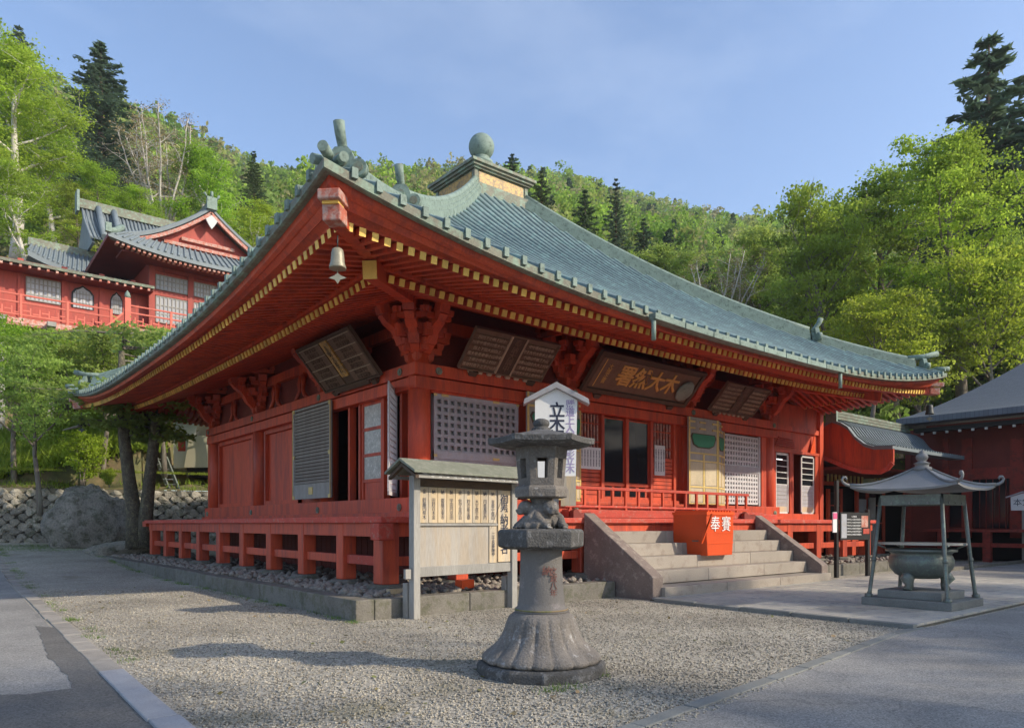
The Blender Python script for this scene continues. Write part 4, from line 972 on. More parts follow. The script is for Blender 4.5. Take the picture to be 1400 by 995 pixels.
# carved figures: three crouching beasts, one continuous mass each
def beast(rz, mir=1):
    m = MB()
    def ball(x, y, z, rx, ry=None, rz_=None):
        ry = ry or rx; rz_ = rz_ or rx
        pr_ = [(math.sin(math.pi*i/8), -math.cos(math.pi*i/8)) for i in range(9)]
        b = MB().lathe([(max(a_, .02), c_) for a_, c_ in pr_], 12); m.add([(x+v[0]*rx, y+v[1]*ry, z+v[2]*rz_) for v in b.v], b.f)
    ball(0, -.03, 1.70, .125, .12, .15); ball(.0, .03, 1.62, .15, .12, .09)                    # torso, haunch
    ball(0, -.15, 1.775, .085, .08, .08); ball(0, -.215, 1.735, .042, .03, .03); ball(0, -.24, 1.745, .014); # head, muzzle, nose
    for q in (-1, 1):
        ball(q*.055, -.15, 1.81, .02, .02, .03); ball(q*.028, -.22, 1.775, .014, .012, .013)    # ears, brows
        ball(q*.03, -.205, 1.715, .028, .03, .018)
        m.tube([(q*.09, -.05, 1.73), (q*.13, -.12, 1.66), (q*.10, -.19, 1.60), (q*.09, -.23, 1.565)], [.055, .05, .043, .042], 10)
        m.tube([(q*.10, .04, 1.61), (q*.16, -.06, 1.63), (q*.155, -.12, 1.58), (q*.15, -.18, 1.565)], [.07, .065, .05, .045], 10)
        for f_ in (-1, 0, 1): ball(q*.09+f_*.02, -.26, 1.562, .014)
    me = m.mesh('carved_beast', 'stone'); o = bpy.data.objects.new('carved_beast', me); link(o, ln); o.rotation_euler = (0, 0, rz); o.scale = (1.12, 1.12, 1.0)
    rm = o.modifiers.new('remesh', 'REMESH'); rm.mode = 'VOXEL'; rm.voxel_size = .011; rm.use_smooth_shade = True
beast(rad(34)); beast(rad(-84)); beast(rad(155))
MB().lathe([(.10, 1.53), (.12, 1.6), (.09, 1.8), (.14, 1.9)], 10).build('core_stone', 'stone', ln)
MB().lathe([(.22, 1.875), (.285, 1.89), (.292, 1.97), (.28, 2.0), (.25, 2.01)], 6, sm=False, rot=.0).build('firebox_base', 'stone', ln, bevel=.008)
# hexagonal firebox with openings
fb = MB(); R0, R1, z0, z1, z2, z3 = .245, .285, 2.0, 2.09, 2.30, 2.44
for i in range(6):
    a0, a1 = math.pi/3*i, math.pi/3*(i+1)
    def Q(t, z, ins=0):
        k_ = (z-z0)/(z3-z0); R = (R0+(R1-R0)*k_)-ins; p0 = Vector((R*math.cos(a0), R*math.sin(a0), z)); p1 = Vector((R*math.cos(a1), R*math.sin(a1), z)); return p0.lerp(p1, t)
    for (ta, tb, za, zb_) in ((0, .27, z0, z3), (.73, 1, z0, z3), (.27, .73, z0, z1), (.27, .73, z2, z3)):
        vs = [Q(ta, za), Q(tb, za), Q(tb, zb_), Q(ta, zb_), Q(ta, za, .07), Q(tb, za, .07), Q(tb, zb_, .07), Q(ta, zb_, .07)]
        fb.add(vs, [(0, 1, 2, 3), (7, 6, 5, 4), (0, 4, 5, 1), (1, 5, 6, 2), (2, 6, 7, 3), (3, 7, 4, 0)])
fb.build('firebox', 'stone', ln)
# roof: hexagonal umbrella with lifted corners
rf = MB(); n = 36
def hexr(R, t): 
    a_ = (t % (math.pi/3))-math.pi/6; return R*math.cos(math.pi/6)/math.cos(a_)
def hl(t): a_ = abs((t % (math.pi/3))-math.pi/6)/(math.pi/6); return a_**3
rows = []
for R, z, lf_ in ((.10, 2.62, 0), (.16, 2.60, 0), (.24, 2.585, .0), (.36, 2.56, .0), (.48, 2.533, .004), (.575, 2.515, .012), (.583, 2.505, .012), (.575, 2.455, .012), (.50, 2.43, .004), (.3, 2.425, 0), (.2, 2.425, 0)):
    rows.append([(hexr(R, 2*math.pi*j/n)*math.cos(2*math.pi*j/n), hexr(R, 2*math.pi*j/n)*math.sin(2*math.pi*j/n), z+lf_*hl(2*math.pi*j/n)) for j in range(n+1)])
rf.grid(rows).build('lantern_roof', 'stonedark', ln, rz=rad(0))
MB().lathe([(.10, 2.60), (.105, 2.63), (.085, 2.643), (.07, 2.65), (.084, 2.662), (.092, 2.69), (.08, 2.72), (.045, 2.738), (.01, 2.742)], 20).build('jewel', 'stonedark', ln)
X = Vector((math.cos(YAW-rad(0)), -math.sin(YAW), 0))
for (cx, s_, z_, sz) in ((.05, '納', 1.10, .11), (.125, '文政八年', .98, .09)):
    ang_ = cx/.235; n_ = Vector((-math.sin(YAW)*math.cos(ang_)+math.cos(YAW)*math.sin(ang_), -math.cos(YAW)*math.cos(ang_)-math.sin(YAW)*math.sin(ang_), 0))
    xd = Vector((-n_.y, n_.x, 0)); writing('red_inscription', s_, sz, 'redink', (LX+n_.x*.243, LY+n_.y*.243, z_), xd, (0, 0, 1), ln, vertical=True, depth=.004)

# ================================================================== incense burner and its roof
bc = Vector((5.95, -8.35, .062))
bp = thing('incense_shelter', 'four-legged bronze incense shelter with curled roof corners on the paving', 'shelter', bc, 0)
bp.scale = (.70, .70, .875)
for (a_, z0, z1) in ((1.12, 0, .17),): MB().bx(-a_, a_, -a_, a_, z0, z1).build('base_plinth', 'edgestone', bp, bevel=.02)
for sx in (-1, 1):
    for sy in (-1, 1):
        MB().tube([(sx*.98, sy*.98, .16), (sx*.96, sy*.96, .30), (sx*.88, sy*.88, 1.0), (sx*.76, sy*.76, 2.33)], [.085, .05, .052, .048], 12).tube([(sx*.985, sy*.985, .15), (sx*.98, sy*.98, .24)], .10, 12).tube([(sx*.893, sy*.893, .95), (sx*.883, sy*.883, 1.02)], .065, 12).build('leg', 'bronze', bp)
for k in range(4):
    R4 = Matrix.Rotation(k*math.pi/2, 4, 'Z'); MB().mbx(R4, -.8, .8, -.80, -.75, 2.16, 2.38).build('apron', 'bronze', bp)
    for x_ in (-.45, 0, .45): MB().tube([R4 @ Vector((x_, -.81, 2.2)), R4 @ Vector((x_, -.83, 2.2))], .025, 8).build('stud', 'bronzelt', bp)
rf = MB(); rows = []
def prf(t): return 2.50+.44*(1-t)**1.5
def corner_ring(t, dz=0):
    a_ = .16+1.17*t; out = []
    for k in range(4):
        R4 = Matrix.Rotation(k*math.pi/2, 4, 'Z')
        for j in range(10):
            w = -1+2*j/10; out.append(R4 @ Vector((w*a_, -a_, prf(t)+.09*t**3*abs(w)**3+dz)))
    out.append(out[0]); return out
rf.grid([corner_ring(t) for t in np.linspace(0, 1, 9)]+[corner_ring(1, -.045)]+[corner_ring(t, -.045) for t in np.linspace(1, .3, 4)])
rf.build('shelter_roof', 'bronzelt', bp, fix=False)
for k in range(4):
    R4 = Matrix.Rotation(k*math.pi/2, 4, 'Z'); pts = [(R4 @ Vector(((.16+1.17*t), -(.16+1.17*t), prf(t)+.09*t**3+.02))) for t in np.linspace(0, 1, 7)]
    m = MB().tube(pts, [.022, .024, .026, .028, .032, .036, .04], 8)
    cpts = []
    for a_, z in ((1.33, 2.60), (1.40, 2.62), (1.46, 2.67), (1.48, 2.73), (1.455, 2.775), (1.41, 2.78), (1.39, 2.75), (1.405, 2.725)): cpts.append(R4 @ Vector((a_, -a_, z)))
    m.tube(cpts, [.035, .036, .035, .032, .03, .028, .025, .022], 10); m.build('roof_curl', 'bronzelt', bp)
MB().lathe([(.24, 2.90), (.24, 2.98), (.17, 3.0), (.17, 3.05), (.21, 3.07), (.13, 3.10), (.09, 3.12), (.14, 3.16), (.155, 3.21), (.13, 3.26), (.06, 3.29), (.07, 3.33), (.01, 3.36)], 16).build('finial', 'bronzelt', bp)
cd = thing('incense_cauldron', 'round bronze incense cauldron on three feet beneath the shelter roof', 'cauldron', bc+Vector((-.05, 0, .148)), 0)
MB().bx(-.56, .56, -.56, .56, 0, .15).build('cauldron_plinth', 'edgestone', cd, bevel=.015)
MB().lathe([(.12, .36), (.30, .37), (.44, .44), (.53, .56), (.555, .68), (.53, .78), (.50, .82), (.54, .86), (.60, .87), (.60, .92), (.5, .92), (.48, .84), (.1, .82)], 32).build('bowl', 'bronze', cd)
for k in range(3):
    a_ = rad(k*120-70); MB().tube([(.36*math.cos(a_), .36*math.sin(a_), .50), (.44*math.cos(a_), .44*math.sin(a_), .36), (.38*math.cos(a_), .38*math.sin(a_), .25), (.42*math.cos(a_), .42*math.sin(a_), .15)], [.10, .12, .065, .085], 12).build('foot', 'bronze', cd)
for sg in (-1, 1):
    m = MB()
    n_ = 14; pts = [(sg*.14+sg*.62*math.sqrt(max(0, 1-(t)**2))*.0, 0, 0)]
    poly = [(sg*.08, -.74)]+[(sg*(.10+.48*math.cos(math.pi*(i/n_-.5))), .74*math.sin(math.pi*(i/n_-.5))) for i in range(n_+1)]+[(sg*.08, .74)]
    m.prism(poly, 'z', 1.0, 1.035); m.build('incense_counter', 'tablewood', cd)
m = MB()
for q in (-1, 1): m.tube([(q*.35, -.5, .93), (q*.4, -.62, 1.0)], .02, 6).tube([(q*.35, .5, .93), (q*.4, .62, 1.0)], .02, 6)
m.build('counter_bracket', 'bronze', cd)

# ================================================================== info board right of the stairs
ip = Vector((12.35, -3.55, 0)); iz = rad(-12)
ib = thing('information_board', 'black framed information board with printed pictures on two black posts by the steps', 'information board', ip, iz)
MB().bx(-.05, .05, -.05, .05, 0, 2.9).build('tall_post', 'black', ib); MB().bx(1.36, 1.46, -.05, .05, 0, 2.05).build('short_post', 'black', ib)
MB().bx(.06, 1.42, -.09, -.05, 1.12, 1.95).build('panel', 'black', ib)
MB().bx(.1, .33, -.1, -.09, 1.18, 1.9).build('pale_column', 'latgrey', ib); MB().bx(1.0, 1.3, -.1, -.09, 1.5, 1.85).build('photograph', 'redpink', ib); MB().bx(1.08, 1.36, -.1, -.09, 1.3, 1.46).build('photograph', 'redworn', ib)
MB().bx(-.22, -.05, -.06, -.03, 1.35, 1.95).build('side_strip', 'white', ib); MB().bx(-.22, -.05, -.07, -.06, 1.75, 1.93).build('pink_label', paint('pink_print', (.75, .12, .25), .6, .05), ib)
for i in range(7):
    cxr = Vector((.66, -.102, 1.82-i*.09)); w = Matrix.Rotation(iz, 4, 'Z') @ cxr+ip
    writing('printed_line', '中禅寺立木観音拝観案内' if i else '立木観音', .06, 'white', w, (math.cos(iz), math.sin(iz), 0), (0, 0, 1), ib, depth=.002)

# ================================================================== wing with curved gable (right of the hall)
wing = thing('connecting_wing', 'red connecting wing with curved gable board and grey tiled roof right of the hall', 'building', (19, 2, 0))
WL = wing.location
gxp = 18.9
pts_top = [on_x(x, y, gxp) for x, y in ((1138, 577), (1150, 581), (1160, 587), (1170, 600), (1183, 610), (1196, 614), (1222, 613))]
pts_bot = [on_x(x, y, gxp) for x, y in ((1222, 632), (1215, 640), (1205, 645), (1180, 644), (1160, 638), (1140, 630), (1120, 622))]
ridge = pts_top[0]
def full(pts): # mirrored half behind the ridge
    return [(2*ridge.y-p.y, p.z) for p in reversed(pts)]+[(p.y, p.z) for p in pts]
m = MB(); tp = full(pts_top)
nn = len(tp)
for i in range(nn-1):
    (y0, z0), (y1, z1) = tp[i], tp[i+1]
    if abs(y0-y1) < 1e-6: continue
    m.add([(gxp-.1-WL.x, y0-WL.y, z0+.10), (gxp-.1-WL.x, y1-WL.y, z1+.10), (gxp+7-WL.x, y1-WL.y, z1+.10), (gxp+7-WL.x, y0-WL.y, z0+.10), (gxp-.1-WL.x, y0-WL.y, z0-.02), (gxp-.1-WL.x, y1-WL.y, z1-.02), (gxp+7-WL.x, y1-WL.y, z1-.02), (gxp+7-WL.x, y0-WL.y, z0-.02)], BOXF)
m.build('wing_roof', 'slate', wing)
rb = MB()
for i in range(28):
    x_ = gxp+.2+i*.25-WL.x
    for j in range(nn//2, nn-1):
        (y0, z0), (y1, z1) = tp[j], tp[j+1]
        if abs(y0-y1) > .01: rb.bar((x_, y0-WL.y, z0+.12), (x_, y1-WL.y, z1+.12), .08, .06)
tag(rb.build('roof_tiles', 'slate', wing), kind='stuff')
for dz in (0, .13, .26): B('ridge_course', 'brownedge', wing, gxp-WL.x, gxp+6.8-WL.x, ridge.y-WL.y-.2+dz*.3, ridge.y-WL.y+.2-dz*.3, ridge.z+.1+dz-0, ridge.z+.2+dz)
B('ridge_end', 'verdigris', wing, gxp-.12-WL.x, gxp-WL.x, ridge.y-WL.y-.22, ridge.y-WL.y+.22, ridge.z, ridge.z+.75)
poly = [(p.y-WL.y, p.z) for p in pts_top]+[(p.y-WL.y, p.z) for p in pts_bot]
MB().prism(poly+[(pts_bot[-1].y-WL.y+1, pts_bot[-1].z), (ridge.y-WL.y+1, ridge.z)], 'x', gxp-.06-WL.x, gxp+.06-WL.x).build('gable_board', 'red', wing)
bot2 = [(p.y-WL.y, p.z-.02) for p in pts_bot]
m = MB()
for i in range(len(bot2)-1):
    (y0, z0), (y1, z1) = bot2[i], bot2[i+1]; m.bar((gxp-.1-WL.x, y0, z0), (gxp-.1-WL.x, y1, z1), .16, .09, up=(1, 0, 0))
m.build('gable_moulding', 'redworn', wing)
# entrance front of the wing
yw = on_y(1165, 700, 0).y
ye = 1.2
a_ = on_y(1128, 655, ye); b_ = on_y(1262, 655, ye)
def wy(x0, y0, x1, y1, name, mat, d0=0., d1=.1, parent=wing, bev=0):
    p0 = on_y(x0, y0, ye); p1 = on_y(x1, y1, ye)
    return B(name, mat, parent, p0.x-WL.x, p1.x-WL.x, ye+d0-WL.y, ye+d1-WL.y, min(p0.z, p1.z), max(p0.z, p1.z), bevel=bev)
wy(1120, 662, 1290, 670, 'lintel', 'red', -.05, .1)
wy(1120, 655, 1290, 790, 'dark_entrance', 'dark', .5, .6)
for i in range(12): wy(1131+i*5.2, 642, 1133+i*5.2, 663, 'transom_bar', 'yellowtrim', -.02, .02) if i < 10 else wy(1196+(i-10)*5.5, 642, 1198+(i-10)*5.5, 660, 'transom_bar', 'yellowtrim', -.02, .02)
for x0, x1 in ((1131, 1134), (1148, 1151), (1170, 1173), (1184, 1187), (1206, 1209), (1236, 1240)): wy(x0, 668, x1, 765, 'door_post', 'red', -.04, .06)
for x0, x1 in ((1134, 1148), (1173, 1184), (1187, 1206)):
    wy(x0, 738, x1, 765, 'lower_panel', 'red', 0, .05); wy(x0, 672, x1, 738, 'pane', 'glass', .01, .04)
    for yy in (690, 714): wy(x0, yy, x1, yy+1.5, 'glazing_bar', 'red', -.02, .02)
wy(1173, 682, 1183, 700, 'poster', 'latgrey', -.05, -.03)
cp_ = on_y(1192, 680, 1.0); cq_ = on_y(1192, 758, 1.0); MB().tube([(cp_.x-WL.x, 1.0-WL.y, cq_.z), (cp_.x-WL.x, 1.0-WL.y, cp_.z)], .16, 14).build('weathered_column', 'greywood', wing)
B('wing_body', 'darkred', wing, gxp+.3-WL.x, gxp+7-WL.x, ye+.7-WL.y, ye+6-WL.y, .2, 4.6)
for x_ in (18.4, 20.4, 22.6): B('platform_block', 'kerb', wing, x_-WL.x, x_+1.9-WL.x, -.9-WL.y, -.55-WL.y, -.1, .36, bevel=.02)
# stepped veranda fragment
B('side_rail', 'red', wing, 18.3-WL.x, 19.5-WL.x, -.9-WL.y, -.75-WL.y, .95, 1.12); B('side_post', 'red', wing, 18.9-WL.x, 19.2-WL.x, -.95-WL.y, -.65-WL.y, .4, 1.35)
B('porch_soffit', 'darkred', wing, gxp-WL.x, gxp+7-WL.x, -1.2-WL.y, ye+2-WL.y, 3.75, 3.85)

# ================================================================== right building
rbld = thing('side_hall', 'dark red side hall with a sweeping grey shingle roof at the right edge', 'building', (28, 0, 0))
RL = rbld.location
# eave along Y at x=25.4
ex = 25.2
e0 = on_x(1225, 573, ex); e1 = on_x(1420, 560, ex)
yN, zE = e0.y, e0.z
ySo = yN-26
rf = MB(); rows = []
xr = 33.5; half = xr-ex
for i in range(13):
    u = i/12; D = half*(1-u)          # distance from the ridge line
    z = zE+ (4.3)*(u**1.25)
    rows.append((D, z))
def loop(D, z, lift):
    pts = []
    yc1, yc0 = yN-half*.55, ySo+half*.55   # hip inset
    k_ = D/half
    yn = yc1+(yN-yc1)*k_; ysr = yc0+(ySo-yc0)*k_
    for j in range(17):
        t = j/16; yy = yn+(ysr-yn)*t; w = abs(2*t-1); pts.append((xr-D-RL.x, yy-RL.y, z+lift*w**6))
    for j in range(9):
        t = j/8; pts.append((xr-D+2*D*t-RL.x, ysr-RL.y, z+lift))
    for j in range(9):
        t = j/8; pts.append((xr+D-RL.x, ysr+(yn-ysr)*t-RL.y, z+lift))
    for j in range(9):
        t = j/8; pts.append((xr+D-2*D*t-RL.x, yn-RL.y, z+lift))
    return pts
L0 = [loop(D, z, .0) for D, z in rows]
rf.grid(L0, sm=False); rf.build('shingle_roof', 'shingle', rbld, fix=False)
MB().grid([L0[0], [(x, y, z-.26) for x, y, z in L0[0]], [(RL.x and x+(.5 if x < xr-RL.x else -.5), y, z-.30) for x, y, z in L0[0]]]).build('eave_edge', 'shingle', rbld, fix=False)
B('lower_eave_board', 'black', rbld, ex+.6-RL.x, ex+1.0-RL.x, ySo+1-RL.y, yN-.5-RL.y, zE-.62, zE-.45)
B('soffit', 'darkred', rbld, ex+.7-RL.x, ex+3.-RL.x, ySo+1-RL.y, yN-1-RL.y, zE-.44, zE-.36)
for i in range(40):
    yy = yN-.9-i*.5
    if yy > ySo+2: B('rafter_end', 'whiteframe', rbld, ex+.62-RL.x, ex+.7-RL.x, yy-RL.y, yy+.1-RL.y, zE-.74, zE-.64)
wx = 27.4
def rx(x0, y0, x1, y1, name, mat, d0=-.05, d1=.1):
    p0 = on_x(x0, y0, wx); p1 = on_x(x1, y1, wx); return B(name, mat, rbld, wx+d0-RL.x, wx+d1-RL.x, p0.y-RL.y, p1.y-RL.y, min(p0.z, p1.z), max(p0.z, p1.z))
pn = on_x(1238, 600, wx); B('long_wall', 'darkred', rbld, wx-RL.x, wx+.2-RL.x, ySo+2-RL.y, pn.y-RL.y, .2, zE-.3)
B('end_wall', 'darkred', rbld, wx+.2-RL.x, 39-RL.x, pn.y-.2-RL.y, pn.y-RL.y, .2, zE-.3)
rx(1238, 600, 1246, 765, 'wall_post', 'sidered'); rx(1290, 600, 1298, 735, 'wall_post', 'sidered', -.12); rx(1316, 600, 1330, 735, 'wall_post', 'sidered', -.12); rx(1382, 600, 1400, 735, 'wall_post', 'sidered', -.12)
rx(1300, 655, 1316, 720, 'dark_window', 'glass', -.09, -.04); rx(1331, 655, 1380, 722, 'dark_window', 'glass', -.09, -.04)
for i in range(5): rx(1340+i*9, 655, 1341+i*9, 722, 'window_bar', 'darkred', -.13, -.09)
rx(1246, 645, 1420, 652, 'wall_beam', 'sidered', -.10, 0)
# veranda of the side hall
vy0 = on_x(1262, 728, wx-1.6).y
fz = on_x(1300, 723, wx-1.7).z
B('veranda_floor', 'sidered', rbld, wx-1.7-RL.x, wx-RL.x, ySo+2-RL.y, vy0-RL.y, fz-.12, fz)
B('veranda_beam', 'sidered', rbld, wx-1.6-RL.x, wx-1.4-RL.x, ySo+2-RL.y, vy0-RL.y, fz-.75, fz-.58)
for i in range(7):
    yy = vy0-.6-i*1.75; B('veranda_post', 'sidered', rbld, wx-1.68-RL.x, wx-1.4-RL.x, yy-.28-RL.y, yy-RL.y, 0, fz-.12)
B('plinth', 'dark', rbld, wx-.1-RL.x, wx-RL.x, ySo+2-RL.y, vy0-RL.y, 0, fz)
# bench-like counter and small sign
sg = on_x(1399, 688, wx-1.2)
ss = thing('small_white_sign', 'small white gabled sign with dark characters at the right edge', 'sign', sg)
MB().prism([(-.42, -.28), (.42, -.28), (.44, .28), (0, .42), (-.44, .28)], 'x', -.03, .03).build('sign_face', 'white', ss)
MB().bar((-.03, -.6, .26), (-.03, 0, .48), .12, .05).bar((-.03, .6, .26), (-.03, 0, .48), .12, .05).build('sign_cap', 'latgrey', ss)
writing('sign_writing', '本堂', .32, 'ink', sg+Vector((-.035, .03, .03)), (0, -1, 0), (0, 0, 1), ss)
MB().bx(-.03, .03, -.04, .04, -sg.z, -.28).build('sign_post', 'greywood', ss)
# kerb in front of side hall
kb = thing('far_kerb', 'low concrete kerb on the gravel between the wing and the side hall', 'kerb', (20, -4.5, 0))
for i in range(9): MB().bx(-3.4+i*1.2, -2.22+i*1.2, -.1, .1, -.1, .12).build('kerb_block', 'kerb', kb, bevel=.015)

# ================================================================== upper temple on the slope
up = thing('upper_temple', 'red temple building with tiled gables and railings standing on the slope above', 'temple', (0, 34, 11))
UL = up.location
def ub(x0, y0, x1, y1, Y, name, mat, d0=0., d1=.15, parent=up):
    p0 = on_y(x0, y0, Y); p1 = on_y(x1, y1, Y)
    zz = sorted((on_y(x0, y0, Y).z, on_y(x0, y1, Y).z))
    return B(name, mat, parent, p0.x-UL.x, p1.x-UL.x, Y+d0-UL.y, Y+d1-UL.y, zz[0]-UL.z, zz[1]-UL.z)
YG = 34.; YR = 33.
fz_g = on_y(100, 440, YG-1.3).z
# gallery (left)
xl, xrr = on_y(-60, 400, YG).x, on_y(203, 400, YG).x
zg = on_y(98, 372, YG).z; zfl = on_y(60, 432, YG-1.2).z
B('gallery_wall', 'redtemple', up, xl-UL.x, xrr-UL.x, YG-UL.y, YG+.2-UL.y, zfl-UL.z, zg+.12-UL.z)
def gat(px, Y=YG): return on_y(px, 400, Y).x-UL.x
for px in (28, 88, 139, 182): x_ = gat(px); B('gallery_post', 'redtemple', up, x_-.14, x_+.14, YG-.1-UL.y, YG-UL.y, zfl-UL.z, zg+.2-UL.z)
zgl = zg-UL.z
for (a_, b_) in ((36, 82), (92, 136), (144, 176)):
    B('transom_window', 'dark', up, gat(a_), gat(b_), YG-.05-UL.y, YG+.01-UL.y, zgl-.45, zgl-.05)
    lw = MB(); 
for i in range(22): pass
zb_w = zgl-.75
gw = B('gallery_window', 'screen', up, gat(36), gat(82), YG-.06-UL.y, YG+.01-UL.y, zgl-2.0, zb_w)
for i in range(9): x_ = gat(36)+(gat(82)-gat(36))*i/8; B('glazing_bar', 'greywood', gw, x_-.03, x_+.03, YG-.09-UL.y, YG-.06-UL.y, zgl-2.0, zb_w)
for i in range(5): z = zgl-2.0+1.25*i/4; B('glazing_bar', 'greywood', gw, gat(36), gat(82), YG-.085-UL.y, YG-.06-UL.y, z-.03, z+.03)
for (a_, b_) in ((100, 126), (152, 166)):
    x0, x1 = gat(a_), gat(b_); xc = (x0+x1)/2; hw = (x1-x0)/2
    arch = [(xc-hw, zgl-2.), (xc-hw, zgl-1.25), (xc-hw*.7, zgl-1.0), (xc-hw*.3, zgl-.9), (xc, zgl-.78), (xc+hw*.3, zgl-.9), (xc+hw*.7, zgl-1.0), (xc+hw, zgl-1.25), (xc+hw, zgl-2.)]
    aw = MB().prism([((p[0]-xc)*1.18+xc, p[1]+(.1 if p[1] > zgl-1.5 else 0)) for p in arch], 'y', YG-.06-UL.y, YG-UL.y).build('arched_window', 'black', up)
    MB().prism(arch, 'y', YG-.08-UL.y, YG-.061-UL.y).build('pane', 'screen', aw)
    for i in range(1, 6): x_ = x0+(x1-x0)*i/6; B('glazing_bar', 'greywood', aw, x_-.025, x_+.025, YG-.1-UL.y, YG-.081-UL.y, zgl-2., zgl-1.02)
    for i in range(1, 4): z = zgl-2.+.27*i; B('glazing_bar', 'greywood', aw, x0, x1, YG-.1-UL.y, YG-.082-UL.y, z-.025, z+.025)
# gallery roof
zge = on_y(60, 366, YG-1.5).z-UL.z
m = MB(); m.add([(xl-UL.x, YG-1.5-UL.y, zge), (xrr-UL.x, YG-1.5-UL.y, zge), (xrr-UL.x, YG+2-UL.y, zge+.35), (xl-UL.x, YG+2-UL.y, zge+.35), (xl-UL.x, YG-1.5-UL.y, zge+.16), (xrr-UL.x, YG-1.5-UL.y, zge+.16), (xrr-UL.x, YG+2-UL.y, zge+.5), (xl-UL.x, YG+2-UL.y, zge+.5)], BOXF); m.build('gallery_roof', 'brownedge', up)
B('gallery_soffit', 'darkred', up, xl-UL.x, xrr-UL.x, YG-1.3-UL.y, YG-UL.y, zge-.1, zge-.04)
for i in range(26): x_ = xrr-UL.x-.3-i*.42; MB().bar((x_, YG-1.45-UL.y, zge-.09), (x_, YG-UL.y, zge+.1), .12, .12).build('rafter', 'redpink', up)
# deck + railing of gallery
def railing(px0, px1, Y, zf, h=1.15):
    x0, x1 = on_y(px0, 400, Y).x-UL.x, on_y(px1, 400, Y).x-UL.x; y_ = Y-UL.y; zf -= UL.z
    B('deck_edge', 'redpink', up, x0, x1, y_-.12, y_+.3, zf-.28, zf)
    for z in (h-.08, h*.62, h*.12): B('railing_rail', 'litrail', up, x0, x1, y_-.04, y_+.04, zf+z, zf+z+.08)
    n = max(2, round((x1-x0)/2.1))
    for i in range(n+1): x_ = x0+(x1-x0)*i/n; B('railing_post', 'litrail', up, x_-.06, x_+.06, y_-.07, y_+.07, zf, zf+h)
    i = 0; x_ = x0+.15
    while x_ < x1-.4:      # key-pattern fretwork
        k = i % 2
        B('fretwork', 'litrail', up, x_, x_+.34, y_-.02, y_+.02, zf+.28+.12*k, zf+.35+.12*k); B('fretwork', 'litrail', up, x_+.3, x_+.36, y_-.021, y_+.021, zf+.2, zf+.62); x_ += .42; i += 1
zd = on_y(60, 440, YG-1.6).z
railing(-40, 152, YG-1.6, zd, 1.3)
# right block
YB = 33.5
xb0 = on_y(207, 420, YB).x; xb1 = on_y(345, 420, YB).x
zbt = on_y(210, 365, YB).z; zbf = on_y(210, 440, YB).z
B('block_wall', 'redtemple', up, xb0-UL.x, xb1-UL.x, YB-UL.y, YB+5-UL.y, zbf-1-UL.z, zbt+.6-UL.z)
def bat(px): return on_y(px, 400, YB).x-UL.x
zl = zbt-UL.z
for px in (207, 260, 300): x_ = bat(px); B('block_post', 'redtemple', up, x_-.17, x_+.17, YB-.15-UL.y, YB-UL.y, zbf-.3-UL.z, zl+.1)
for (a_, b_) in ((213, 256), (265, 298)):
    for z0, z1 in ((zl-1.3, zl-.45), (zl-3.3, zl-1.75)):
        w = B('screen_window', 'screen', up, bat(a_), bat(b_), YB-.06-UL.y, YB+.01-UL.y, z0, z1)
        for i in range(9): x_ = bat(a_)+(bat(b_)-bat(a_))*i/8; B('glazing_bar', 'greywood', w, x_-.03, x_+.03, YB-.1-UL.y, YB-.06-UL.y, z0, z1)
        for i in range(4): z = z0+(z1-z0)*i/3; B('glazing_bar', 'greywood', w, bat(a_), bat(b_), YB-.095-UL.y, YB-.06-UL.y, z-.03, z+.03)
B('block_beam', 'redtemple', up, bat(207), bat(345), YB-.12-UL.y, YB-UL.y, zl-1.7, zl-1.4); B('block_beam', 'redtemple', up, bat(207), bat(345), YB-.12-UL.y, YB-UL.y, zl-.2, zl+.05)
zr = on_y(175, 450, YB-1.6).z
for i in range(11): B('bracket_block', 'whiteframe', up, bat(220)+i*.16+(1.4 if i > 5 else 0), bat(220)+i*.16+.09+(1.4 if i > 5 else 0), YB-.3-UL.y, YB-.13-UL.y, zl+.28, zl+.4)
railing(172, 345, YB-1.6, zr+.12, 1.3)
xw = on_y(174, 440, YB-1.6).x-UL.x
np_ = B('newel_post', 'litrail', up, xw-.15, xw+.15, YB-1.8-UL.y, YB-1.5-UL.y, zr-UL.z, zr+1.75-UL.z); MB().lathe([(.11, 0), (.17, .12), (.13, .28), (.02, .45)], 10, (xw, YB-1.65-UL.y, zr+1.75-UL.z)).build('newel_cap', 'verdigris', np_)
MB().bar((xw, YB-1.65-UL.y, zr+1.1-UL.z), (xw-1.3, YB-1.65-UL.y, zr-.3-UL.z), .1, .1).bar((xw, YB-1.65-UL.y, zr+.6-UL.z), (xw-1.3, YB-1.65-UL.y, zr-.8-UL.z), .1, .1).build('stair_rail', 'litrail', up)
# deck floors and posts standing on the slope
B('deck_floor', 'redpink', up, xl-UL.x, xw, YG-1.7-UL.y, YG-UL.y, zd-.4-UL.z, zd-.05-UL.z); B('deck_floor', 'redpink', up, xw, bat(345), YB-1.7-UL.y, YB-UL.y, zr-.3-UL.z, zr+.07-UL.z)
for i in range(9):
    x_ = xw+.4+i*1.6 if i < 5 else xw-1.5-(i-5)*2.2
    B('stilt_post', 'greywood', up, x_-.16, x_+.16, YB-1.5-UL.y, YB-1.2-UL.y, -5, zr-.3-UL.z)
    B('joist_end', 'greywood', up, x_-.2, x_+.2, YB-1.95-UL.y, YB-1.5-UL.y, zr-.55-UL.z, zr-.31-UL.z)
